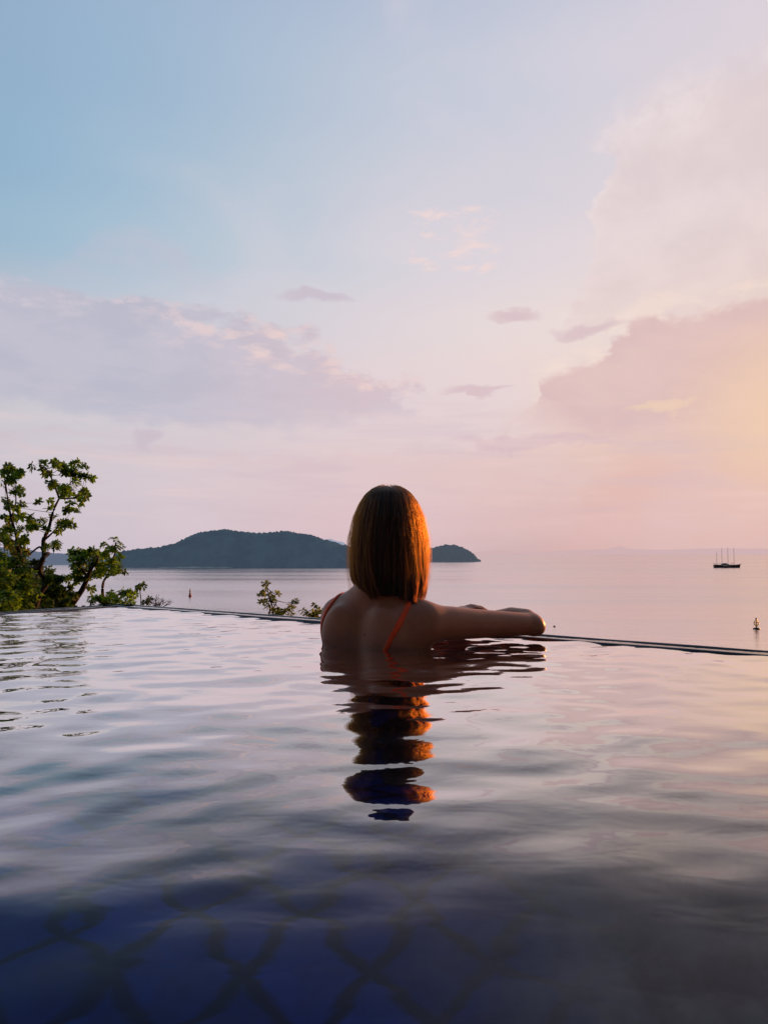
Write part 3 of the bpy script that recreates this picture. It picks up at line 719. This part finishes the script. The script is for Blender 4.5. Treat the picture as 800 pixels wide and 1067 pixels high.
# ------------------------------------------------------------------ the bather
A = R(33); OX, OY = -.02, 2.20
rv = np.array((cos(A), -sin(A))); fv = np.array((sin(A), cos(A)))
def W2B(x, y, z): dx, dy = x - OX, y - OY; return (dx * rv[0] + dy * rv[1], dx * fv[0] + dy * fv[1], z)
def B2W(p): p = np.asarray(p); return np.stack([OX + p[..., 0] * rv[0] + p[..., 1] * fv[0], OY + p[..., 0] * rv[1] + p[..., 1] * fv[1], p[..., 2]], -1)

class Grid:
    def __init__(s, xs, ys, zs): s.a = (xs, ys, zs); s.v = np.full((len(xs), len(ys), len(zs)), 1.0, np.float32)
    def region(s, lo, hi):
        sl = []
        for ax, a, b in zip(s.a, lo, hi):
            i = max(0, np.searchsorted(ax, a) - 1); j = min(len(ax), np.searchsorted(ax, b) + 1); sl.append(slice(i, max(j, i)))
        return tuple(sl)
    def pts(s, sl):
        return s.a[0][sl[0]][:, None, None], s.a[1][sl[1]][None, :, None], s.a[2][sl[2]][None, None, :]
    def blend(s, sl, d, k, sub=False):
        v = s.v[sl]
        if sub:
            h = np.clip(.5 - .5 * (d + v) / k, 0, 1); s.v[sl] = v * (1 - h) + (-d) * h + k * h * (1 - h); return
        if k <= 0: s.v[sl] = np.minimum(v, d); return
        h = np.clip(.5 + .5 * (v - d) / k, 0, 1); s.v[sl] = v * (1 - h) + d * h - k * h * (1 - h)
    def cone(s, a, b, ra, rb, k=.02, flat=None, sub=False):
        a = np.array(a, np.float32); b = np.array(b, np.float32); m = max(ra, rb) + k + .03
        sl = s.region(np.minimum(a, b) - m, np.maximum(a, b) + m); x, y, z = s.pts(sl)
        ba = b - a; L = float(ba @ ba) + 1e-9
        h = np.clip(((x - a[0]) * ba[0] + (y - a[1]) * ba[1] + (z - a[2]) * ba[2]) / L, 0, 1)
        d = np.sqrt((x - a[0] - ba[0] * h) ** 2 + (y - a[1] - ba[1] * h) ** 2 + (z - a[2] - ba[2] * h) ** 2) - (ra + (rb - ra) * h)
        s.blend(sl, d.astype(np.float32), k, sub)
    def chain(s, P_, Rd, k=.03):
        P_ = [np.array(p, np.float32) for p in P_]; m = max(Rd) + k + .03
        sl = s.region(np.min(P_, 0) - m, np.max(P_, 0) + m); x, y, z = s.pts(sl); d = None
        for a, b, ra, rb in zip(P_[:-1], P_[1:], Rd[:-1], Rd[1:]):
            ba = b - a; L = float(ba @ ba) + 1e-9
            h = np.clip(((x - a[0]) * ba[0] + (y - a[1]) * ba[1] + (z - a[2]) * ba[2]) / L, 0, 1)
            q = np.sqrt((x - a[0] - ba[0] * h) ** 2 + (y - a[1] - ba[1] * h) ** 2 + (z - a[2] - ba[2] * h) ** 2) - (ra + (rb - ra) * h)
            d = q if d is None else np.minimum(d, q)
        s.blend(sl, d.astype(np.float32), k)
    def ell(s, c, r, k=.02, sub=False, rot=None):
        c = np.array(c); r = np.array(r); m = max(r) + k + .03
        sl = s.region(c - m, c + m); x, y, z = s.pts(sl); x = x - c[0]; y = y - c[1]; z = z - c[2]
        if rot is not None:       # rot = (axis, angle)
            ax, an = rot; ca, sa_ = cos(an), sin(an)
            if ax == 'y': x, z = x * ca + z * sa_, -x * sa_ + z * ca
            if ax == 'z': x, y = x * ca + y * sa_, -x * sa_ + y * ca
            if ax == 'x': y, z = y * ca + z * sa_, -y * sa_ + z * ca
        k0 = np.sqrt((x / r[0]) ** 2 + (y / r[1]) ** 2 + (z / r[2]) ** 2); k1 = np.sqrt((x / r[0] ** 2) ** 2 + (y / r[1] ** 2) ** 2 + (z / r[2] ** 2) ** 2)
        d = np.where(k1 < 1e-6, -min(r), k0 * (k0 - 1) / np.maximum(k1, 1e-6))
        s.blend(sl, d.astype(np.float32), k, sub)
def surface(g):
    v = g.v; s = v < 0; xs, ys, zs = g.a
    c = s[:-1, :-1, :-1].astype(np.int8)
    for i, j, k in ((1, 0, 0), (0, 1, 0), (0, 0, 1), (1, 1, 0), (1, 0, 1), (0, 1, 1), (1, 1, 1)):
        c = c + s[i:i + s.shape[0] - 1, j:j + s.shape[1] - 1, k:k + s.shape[2] - 1]
    act = (c > 0) & (c < 8); idx = np.argwhere(act); num = np.full(act.shape, -1, np.int64); num[act] = np.arange(len(idx))
    acc = np.zeros((len(idx), 3)); cnt = np.zeros(len(idx)); cr = [(0, 0, 0), (1, 0, 0), (0, 1, 0), (1, 1, 0), (0, 0, 1), (1, 0, 1), (0, 1, 1), (1, 1, 1)]
    for a in range(8):
        for b in range(a + 1, 8):
            df = [cr[b][q] - cr[a][q] for q in range(3)]
            if sum(abs(q) for q in df) != 1: continue
            ia = idx + np.array(cr[a]); ib = idx + np.array(cr[b])
            va = v[ia[:, 0], ia[:, 1], ia[:, 2]]; vb = v[ib[:, 0], ib[:, 1], ib[:, 2]]; m = (va < 0) != (vb < 0)
            tt = np.where(m, va / np.where(m, va - vb, 1), 0)[:, None]
            pa = np.stack([xs[ia[:, 0]], ys[ia[:, 1]], zs[ia[:, 2]]], -1); pb = np.stack([xs[ib[:, 0]], ys[ib[:, 1]], zs[ib[:, 2]]], -1)
            acc += np.where(m[:, None], pa + (pb - pa) * tt, 0); cnt += m
    V = acc / cnt[:, None]; F = []
    for ax in range(3):
        o1, o2 = [(1, 2), (2, 0), (0, 1)][ax]
        lo = [slice(None)] * 3; hi = [slice(None)] * 3; lo[ax] = slice(0, -1); hi[ax] = slice(1, None)
        ch = s[tuple(lo)] != s[tuple(hi)]; E = np.argwhere(ch)
        E = E[(E[:, o1] > 0) & (E[:, o2] > 0) & (E[:, o1] < s.shape[o1] - 1) & (E[:, o2] < s.shape[o2] - 1)]
        d1 = np.zeros(3, int); d1[o1] = 1; d2 = np.zeros(3, int); d2[o2] = 1
        q = [num[tuple((E - d).T)] for d in (0 * d1, d1, d1 + d2, d2)]
        q = np.stack(q, -1); ins = s[tuple(E.T)]; q[~ins] = q[~ins][:, ::-1]; q = q[(q >= 0).all(1)]
        F.append(q)
    return V, np.concatenate(F)

G = Grid(np.arange(-.30, .42, .004, dtype=np.float32), np.arange(-.16, .50, .004, dtype=np.float32),
         np.concatenate([np.arange(-1.24, -.16, .010), np.arange(-.16, .46, .004)]).astype(np.float32))
HC = np.array((.022, .030))         # head centre (r, f)
# torso
G.ell((0.004, .005, -.07), (.140, .096, .20), .02)
G.cone((-.122, .0, .068), (.135, .0, .066), .048, .048, .05)
G.ell((0, .015, -.27), (.118, .085, .16), .06)
G.ell((0, .005, -.45), (.155, .105, .14), .07)
for s_ in (-1, 1):
    G.cone((s_ * .105, -.012, .030), (s_ * .095, -.005, -.14), .054, .044, .045)                  # lats
    G.cone((s_ * .012, -.012, .150), (s_ * .130, -.004, .082), .034, .034, .04)               # trapezius
    G.ell((s_ * .075, -.074, .040), (.045, .020, .065), .045, rot=('y', s_ * .22))             # shoulder blades
    G.ell((s_ * .072, .085, -.09), (.056, .05, .058), .03)                                    # bust
    G.ell((s_ * .07, -.07, -.50), (.08, .07, .08), .04)
    G.cone((s_ * .082, 0, -.50), (s_ * .088, .015, -.80), .085, .055, .05)
    G.cone((s_ * .088, .015, -.80), (s_ * .085, .0, -.98), .052, .050, .03)
    G.cone((s_ * .085, -.0, -.95), (s_ * .085, -.01, -1.14), .050, .034, .03)
    G.cone((s_ * .085, -.03, -1.165), (s_ * .095, .14, -1.182), .034, .020, .03)
    G.ell((s_ * .10, .13, -1.18), (.042, .05, .018), .02)
G.cone((0, -.112, .10), (0, -.115, -.30), .010, .012, .03, sub=True)                            # spine groove
# neck, head
G.cone((.004, -.004, .12), (HC[0], .020, .25), .052, .050, .045)
hx, hf = HC
G.ell((hx, hf, .335), (.073, .092, .090), .02)
G.ell((hx, hf + .035, .285), (.058, .062, .078), .03)
G.cone((hx - .022, hf + .07, .222), (hx + .022, hf + .07, .222), .020, .020, .03)
G.ell((hx, hf + .088, .222), (.018, .014, .014), .015)
G.cone((hx, hf + .090, .318), (hx, hf + .112, .280), .007, .011, .012)                          # nose
for s_ in (-1, 1):
    G.ell((hx + s_ * .012, hf + .098, .275), (.009, .009, .007), .006)
    G.ell((hx + s_ * .030, hf + .098, .318), (.016, .012, .010), .010, sub=True)
    G.ell((hx + s_ * .031, hf + .082, .316), (.013, .011, .010), .004)
    G.cone((hx + s_ * .014, hf + .092, .334), (hx + s_ * .046, hf + .080, .334), .005, .004, .01)
    G.ell((hx + s_ * .044, hf + .066, .288), (.018, .016, .018), .02)
    G.ell((hx + s_ * .076, hf + .002, .305), (.009, .017, .030), .008)
G.cone((hx - .020, hf + .092, .2525), (hx + .020, hf + .092, .2525), .0055, .0055, .005)
G.cone((hx - .017, hf + .092, .243), (hx + .017, hf + .092, .243), .0065, .0065, .005)
# right arm (world positions converted to the body frame)
sh = (.158, .012, .065); el_ = W2B(.430, 2.290, .046); wr = W2B(.285, 2.475, .040)
sh = np.array(sh); el_ = np.array(el_); wr = np.array(wr); sh0 = np.array((.115, .0, .070))
ua = lambda f: sh + (el_ - sh) * f
G.chain([sh0, sh, ua(.2) + (0, 0, .000), ua(.45) + (0, 0, -.001), ua(.7), ua(.9), el_], [.046, .048, .0455, .0405, .036, .0325, .030], .035)
fa = lambda f: el_ + (wr - el_) * f
G.chain([el_ + (.004, -.004, -.003), fa(.12) + (0, 0, .010), fa(.35) + (0, 0, .010), fa(.7) + (0, 0, .003), wr], [.028, .034, .037, .029, .023], .012)
G.ell(tuple(el_ + (.016, -.006, -.009)), (.020, .020, .017), .018)
def hand(w_, d, side, palm_n, spread=.012, curl=.35):
    """w_ wrist, d direction, side = vector from little finger to thumb, palm_n = out of the palm"""
    w_, d, side, pn = (np.array(q, float) for q in (w_, d, side, palm_n)); d /= np.linalg.norm(d)
    side -= d * (side @ d); side /= np.linalg.norm(side); pn = np.cross(d, side) * np.sign(np.cross(d, side) @ pn)
    for q in (-.022, -.008, .008, .022):
        G.cone(w_ + side * q * .5, w_ + d * .078 + side * q * 1.15, .014, .0115, .012)
    for q, L, in ((-.030, .056), (-.010, .068), (.010, .073), (.029, .066)):
        kp = w_ + d * .080 + side * q; dd = d + side * q * 2.2
        dd /= np.linalg.norm(dd); p1 = kp + dd * L * .45; d2 = dd + pn * curl; d2 /= np.linalg.norm(d2); p2 = p1 + d2 * L * .32; d3 = d2 + pn * curl * .8; d3 /= np.linalg.norm(d3); p3 = p2 + d3 * L * .25
        G.cone(kp, p1, .0098, .0088, .003); G.cone(p1, p2, .0088, .0080, .002); G.cone(p2, p3, .0080, .0068, .002)
    tb_ = w_ + d * .020 + side * .022; t1 = tb_ + d * .030 + side * .026; t2 = t1 + d * .028 + side * .010 + pn * .006
    G.cone(tb_, t1, .015, .0115, .012); G.cone(t1, t2, .0112, .0085, .002)
hd = np.array(W2B(.19, 2.56, .034)) - np.array(wr)
hand(wr, hd, np.array((0, 0, .15)) + np.array((-fv[0] * 0 - .6, -.7, .1)), (0, 0, -1), curl=.25)
# left arm, folded in front of the chest, hand resting on the right forearm
lsh = (-.124, .020, .064); lel = (-.160, .235, -.005); lwr = W2B(.175, 2.435, .055)
G.cone(lsh, tuple((np.array(lsh) + np.array(lel)) / 2), .046, .038, .03); G.cone(tuple((np.array(lsh) + np.array(lel)) / 2), lel, .040, .034, .02)
G.ell(lel, (.036, .036, .034), .012)
lf = tuple(np.array(lel) * .65 + np.array(lwr) * .35)
G.cone(lel, lf, .034, .035, .02); G.cone(lf, lwr, .035, .023, .02)
hand(lwr, np.array(W2B(.30, 2.46, .088)) - np.array(lwr), (0, 1, .2), (0, 0, -1), curl=.45)
BV = G.v.copy()

m_skin, t, out = material('bather_skin')
g_ = t.n('ShaderNodeNewGeometry'); obj_ = t.n('ShaderNodeTexCoord').outputs['Object']
n1_ = t.noise(obj_, 14, 5, .6); n2_ = t.noise(obj_, 260, 3, .6)
c = t.mix(t.ss(n1_, .35, .65), (.38, .145, .068), (.45, .175, .086))  # own skin tone, mottled at random
c = t.mix(t.m('MULTIPLY', t.ss(n2_, .55, .75), .18), c, (.26, .10, .055))
mole = B2W(np.array((0.0, 0, 0)))
vd = t.n('ShaderNodeVectorMath', dict(operation='DISTANCE'), _0=t.n('ShaderNodeVectorMath', dict(operation='MULTIPLY'), _0=obj_, _1=(1, 0, 1)).outputs[0], _1=(.018, 0, .033)).outputs['Value']
back = t.ss(t.n('ShaderNodeSeparateXYZ', _0=obj_).outputs[1], 0, -.02)
c = t.mix(t.m('MULTIPLY', t.ss(vd, .0036, .0022), back), c, (.06, .02, .015))
p = t.n('ShaderNodeBsdfPrincipled', Base__Color=c, Roughness=t.lerp(n1_, .3, .7, .36, .52))
p.inputs['Subsurface Weight'].default_value = .25; p.inputs['Subsurface Radius'].default_value = (1, .35, .2); p.inputs['Subsurface Scale'].default_value = .008
p.inputs['Specular IOR Level'].default_value = .4
b = t.n('ShaderNodeBump', Strength=.12, Height=t.noise(obj_, 420, 3, .6)); b.inputs['Distance'].default_value = .0015; t.put(p.inputs['Normal'], b.outputs[0])
t.put(out.inputs[0], p.outputs[0])

bather = empty('person', (OX, OY, -DEPTH), -A)
tag(bather, 'woman seen from behind in pool, straight blonde hair, orange swimsuit straps, arm on rim', 'person')
def relax(V, F, n=3, f=.5):
    e_ = np.concatenate([F[:, [0, 1]], F[:, [1, 2]], F[:, [2, 3]], F[:, [3, 0]]]); 
    for k in range(n):
        for ff in (f, -f * 1.02):
            acc = np.zeros_like(V); cnt = np.zeros(len(V))
            np.add.at(acc, e_[:, 0], V[e_[:, 1]]); np.add.at(cnt, e_[:, 0], 1); np.add.at(acc, e_[:, 1], V[e_[:, 0]]); np.add.at(cnt, e_[:, 1], 1)
            V = V + ff * (acc / np.maximum(cnt, 1)[:, None] - V)
    return V
up = np.array((0, 0, DEPTH))
V, F = surface(G); V = relax(V, F, 3)
body = npmesh('body', V + up, F, m_skin, bather, True)
# shift coordinates used by the skin shader so that z=0 is the water line
body.data.transform(__import__('mathutils').Matrix.Translation((0, 0, -DEPTH))); body.location = (0, 0, DEPTH)

# swimsuit: body offset, cut to shape
m_suit = pbr('orange_swimsuit', (.95, .085, .004), .6, (.85, .065, .003), 60, .15, sss=0)
m_suit.node_tree.nodes['Principled BSDF'].inputs['Sheen Weight'].default_value = .0 if 'Principled BSDF' in m_suit.node_tree.nodes else 0
def cut(extra, off, lo, hi):
    sl = G.region(lo, hi); g = Grid(G.a[0][sl[0]], G.a[1][sl[1]], G.a[2][sl[2]])
    x, y, z = g.pts((slice(None),) * 3); g.v = np.maximum(BV[sl] - off, extra(x, y, z)).astype(np.float32)
    v, f = surface(g); return relax(v, f, 1), f
def seg2(x, z, pts):
    d = None
    for (a0, a1), (b0, b1) in zip(pts[:-1], pts[1:]):
        L = (b0 - a0) ** 2 + (b1 - a1) ** 2; h = np.clip(((x - a0) * (b0 - a0) + (z - a1) * (b1 - a1)) / L, 0, 1)
        q = np.sqrt((x - a0 - (b0 - a0) * h) ** 2 + (z - a1 - (b1 - a1) * h) ** 2); d = q if d is None else np.minimum(d, q)
    return d
def suit_fn(x, y, z):
    top = -.13 + .12 * np.clip((y + .02) / .06, 0, 1)             # low back, higher front
    leg = -.54 + .9 * np.abs(x) * .6
    arm = np.abs(x) - (.15 + .02 * (z < -.3))
    return np.maximum(np.maximum(z - top, leg - z), arm) + 0 * y
v, f = cut(suit_fn, .004, (-.19, -.16, -.60), (.19, .2, .03))
suit = npmesh('swimsuit', v + up, f, m_suit, bather, True)
strapR = [(.128, .20), (.130, .135), (.130, .105), (.122, .06), (.100, .015), (.070, -.04), (.04, -.14)]
strapL = [(-.112, .20), (-.116, .13), (-.130, .095), (-.144, .05), (-.150, .0), (-.13, -.06), (-.08, -.14)]
for pts_ in (strapR, strapL):
    def fn(x, y, z):
        return np.maximum(seg2(x, z, pts_) - .0062 + 0 * y, np.where(z < .06, y - .0, y - .10))
    xs_ = [q[0] for q in pts_]
    # finer local grid for the thin band
    lo = (min(xs_) - .015, -.13, -.13); hi = (max(xs_) + .015, .12, .17)
    sl = G.region(lo, hi); gx_, gy_, gz_ = (G.a[i][sl[i]] for i in range(3))
    def up2(vv, ax):
        sh_ = list(vv.shape); sh_[ax] = 2 * sh_[ax] - 1; o_ = np.zeros(sh_, np.float32)
        a_ = [slice(None)] * 3; a_[ax] = slice(0, None, 2); o_[tuple(a_)] = vv
        b_ = [slice(None)] * 3; b_[ax] = slice(1, None, 2); l0 = [slice(None)] * 3; l0[ax] = slice(0, -1); l1 = [slice(None)] * 3; l1[ax] = slice(1, None)
        o_[tuple(b_)] = (vv[tuple(l0)] + vv[tuple(l1)]) / 2; return o_
    vv = BV[sl]
    for ax in range(3): vv = up2(vv, ax)
    fine = lambda a_: np.sort(np.concatenate([a_, (a_[:-1] + a_[1:]) / 2]))
    g = Grid(fine(gx_), fine(gy_), fine(gz_)); x, y, z = g.pts((slice(None),) * 3)
    g.v = np.maximum(vv - .0032, fn(x, y, z)).astype(np.float32)
    v, f = surface(g); v = relax(v, f, 2)
    npmesh('strap', v + up, f, m_suit, suit, True)
# eyes (looking out to sea)
m_eye = pbr('eye_white', (.7, .68, .65), .2); m_iris = pbr('iris', (.08, .05, .03), .2)
for s_ in (-1, 1):
    ec = np.array((hx + s_ * .031, hf + .0805, .316 + DEPTH))
    ey = MB().lathe([(.0115 * sin(a_), -.0115 * cos(a_)) for a_ in np.linspace(.05, pi - .05, 12)], n=18).build('eye', m_eye, bather, True); ey.location = ec
    ir = MB().lathe([(.0055 * sin(a_), .0022 * cos(a_)) for a_ in np.linspace(.05, pi - .05, 6)], n=14).build('iris', m_iris, ey, True); ir.location = (0, .0108, 0); ir.rotation_euler = (pi / 2, 0, 0)

# hair ---------------------------------------------------------------
HZ = .441; HL = .325
HWX, HWY = .013, 2.205        # hair centre in world
tk = np.array([0, .01, .03, .07, .15, .27, .45, .60, .75, .88, 1.0, 1.1]); gk = np.array([.12, .29, .43, .58, .73, .86, .965, 1.0, 1.0, .97, .91, .86])
SA, SD = .110, .118
def hair_pos(th, tt, k):
    g = np.interp(tt, tk, gk)
    return np.stack([HWX + SA * k * g * np.sin(th), HWY - SD * k * g * np.cos(th), HZ - HL * tt], -1)
m_shell = pbr('hair_mass', (.035, .018, .010), .6, (.02, .011, .006), 40, .3)
ths = np.linspace(-2.35, 2.35, 60); tts = np.linspace(0, .90, 30)
TH, TTT = np.meshgrid(ths, tts, indexing='ij'); P_ = hair_pos(TH, TTT, .90 - .10 * np.clip((TTT - .7) / .2, 0, 1))
P_[..., 2] -= .012
n1, n2 = TH.shape; I = np.arange(n1 * n2).reshape(n1, n2); F = np.stack([I[:-1, :-1], I[1:, :-1], I[1:, 1:], I[:-1, 1:]], -1).reshape(-1, 4)
def toLocal(Pw):   # world -> bather local
    dx = Pw[..., 0] - OX; dy = Pw[..., 1] - OY
    return np.stack([dx * rv[0] + dy * rv[1], dx * fv[0] + dy * fv[1], Pw[..., 2] + DEPTH], -1)
hair = npmesh('hair', toLocal(P_.reshape(-1, 3)), F, m_shell, bather, True)
r = np.random.default_rng(21); NL, PER, NP = 300, 50, 22
allp = []; rads = []; tints = []
for L_ in range(NL):
    th0 = r.uniform(-2.3, 2.3) if L_ > 40 else r.uniform(-2.0, 2.0); lay = r.uniform(.88, 1.0) if r.random() < .75 else r.uniform(.76, .9)
    t0 = abs(r.normal(0, .03)) if lay > .9 else r.uniform(0, .3)
    # where this lock ends
    base_end = np.interp(th0, [-2.2, -1.2, -.6, 0, .4, .9, 1.5, 2.2], [.90, .94, .98, .935, .98, 1.05, 1.07, 1.0]); tend = base_end * (1 - abs(r.normal(0, .062))) if r.random() < .85 else base_end * r.uniform(.80, .95)
    spread = r.uniform(.05, .12); amp = r.normal(0, .085); dk = r.normal(0, .028); tint = np.clip(r.beta(1.6, 1.9) + .18 * (th0 < -.35), 0, 1); ph = r.uniform(0, 6.3); fq = r.uniform(2.2, 5)
    if th0 < .25: sw, inn = r.uniform(.15, .75) * (1 if th0 < -.2 else -.4), r.uniform(.02, .12)
    else: sw, inn = r.uniform(-.05, .30), r.uniform(0, .05)
    for k in range(PER):
        u = r.normal(0, 1); th = th0 + spread * u * .8; kk = lay + r.normal(0, .008) - .035 * u * u * .5
        tt = np.linspace(t0 + r.uniform(0, .01), tend * (1 - abs(r.normal(0, .012))), NP)
        v_ = (tt - tt[0]) / (tt[-1] - tt[0])
        conv = 1 - .86 * np.clip((v_ - .45) / .55, 0, 1) ** 1.6              # the lock gathers towards its tip
        thv = th0 + (th - th0) * conv + amp * np.sin(ph + fq * tt) * v_ + sw * np.clip(tt - .62, 0, 1) ** 2 * 3.2
        kv = kk - (kk - .80) * np.exp(-(tt - tt[0]) / .04) * (t0 > .05) - inn * np.clip((tt - .72) / .28, 0, 1) ** 2 + dk * np.sin(ph * 2 + 5 * tt) * v_
        q = hair_pos(thv, tt, kv); q += r.normal(0, .0006, 3) + np.cumsum(r.normal(0, .00022, (NP, 3)), 0)
        q[:, 1] -= .040 * np.clip((tt - .74) / .26, 0, 1.3) ** 1.4 * np.clip(th0 / .6, 0, 1) * (th0 < 1.9)
        q[:, 0] += .030 * np.clip((tt - .78) / .2, 0, 1.2) ** 1.5 * (th0 < -.7)
        q[:, 0] -= .012 * np.clip((tt - .9) / .15, 0, 1.3) * (th0 > .9)
        allp.append(q); rads.append(np.linspace(1, .35, NP) * r.uniform(.00028, .00045)); tints.append(np.full(NP, np.clip(tint + r.normal(0, .10), 0, 1)) * (.55 + .45 * np.clip(tt * 2.2, 0, 1)))
for k in range(520):       # fly-aways
    th = r.uniform(-2, 2); tt = np.linspace(r.uniform(0, .15), r.uniform(.5, 1.02), NP); v_ = np.linspace(0, 1, NP)
    q = hair_pos(th + r.normal(0, .25) * v_, tt, 1.0 + abs(r.normal(0, .05)) * np.sin(v_ * pi * r.uniform(.6, 1)))
    q[:, 2] += .004 * np.exp(-tt / .03); allp.append(q); rads.append(np.linspace(1, .3, NP) * .00022); tints.append(np.full(NP, .8))
AP = np.concatenate(allp); AR = np.concatenate(rads)
m_hair, t, out = material('blonde_brown_hair')
ob = t.n('ShaderNodeTexCoord').outputs['Object']
inf = t.n('ShaderNodeHairInfo')
hp = t.n('ShaderNodeBsdfHairPrincipled'); hp.parametrization = 'MELANIN'
rn = inf.outputs['Random']
tn = t.n('ShaderNodeAttribute', dict(attribute_name='tint')).outputs['Fac']
t.put(hp.inputs['Melanin'], t.lerp(tn, 0, 1, .98, .56)); hp.inputs['Melanin Redness'].default_value = 1.0
hp.inputs['Roughness'].default_value = .32; hp.inputs['Radial Roughness'].default_value = .45; hp.inputs['Random Color'].default_value = .12
t.put(out.inputs[0], hp.outputs[0])
hc = bpy.data.hair_curves.new('hair_strands'); hc.add_curves([NP] * len(allp))
LP = toLocal(AP).astype(np.float32)
hc.attributes['position'].data.foreach_set('vector', LP.ravel())
ra_ = hc.attributes.get('radius') or hc.attributes.new('radius', 'FLOAT', 'POINT'); ra_.data.foreach_set('value', AR.astype(np.float32))
ta_ = hc.attributes.new('tint', 'FLOAT', 'POINT'); ta_.data.foreach_set('value', np.concatenate(tints).astype(np.float32))
hc.materials.append(m_hair)
ho = bpy.data.objects.new('hair_strands', hc); COL.objects.link(ho); ho.parent = hair
bpy.context.view_layer.update()
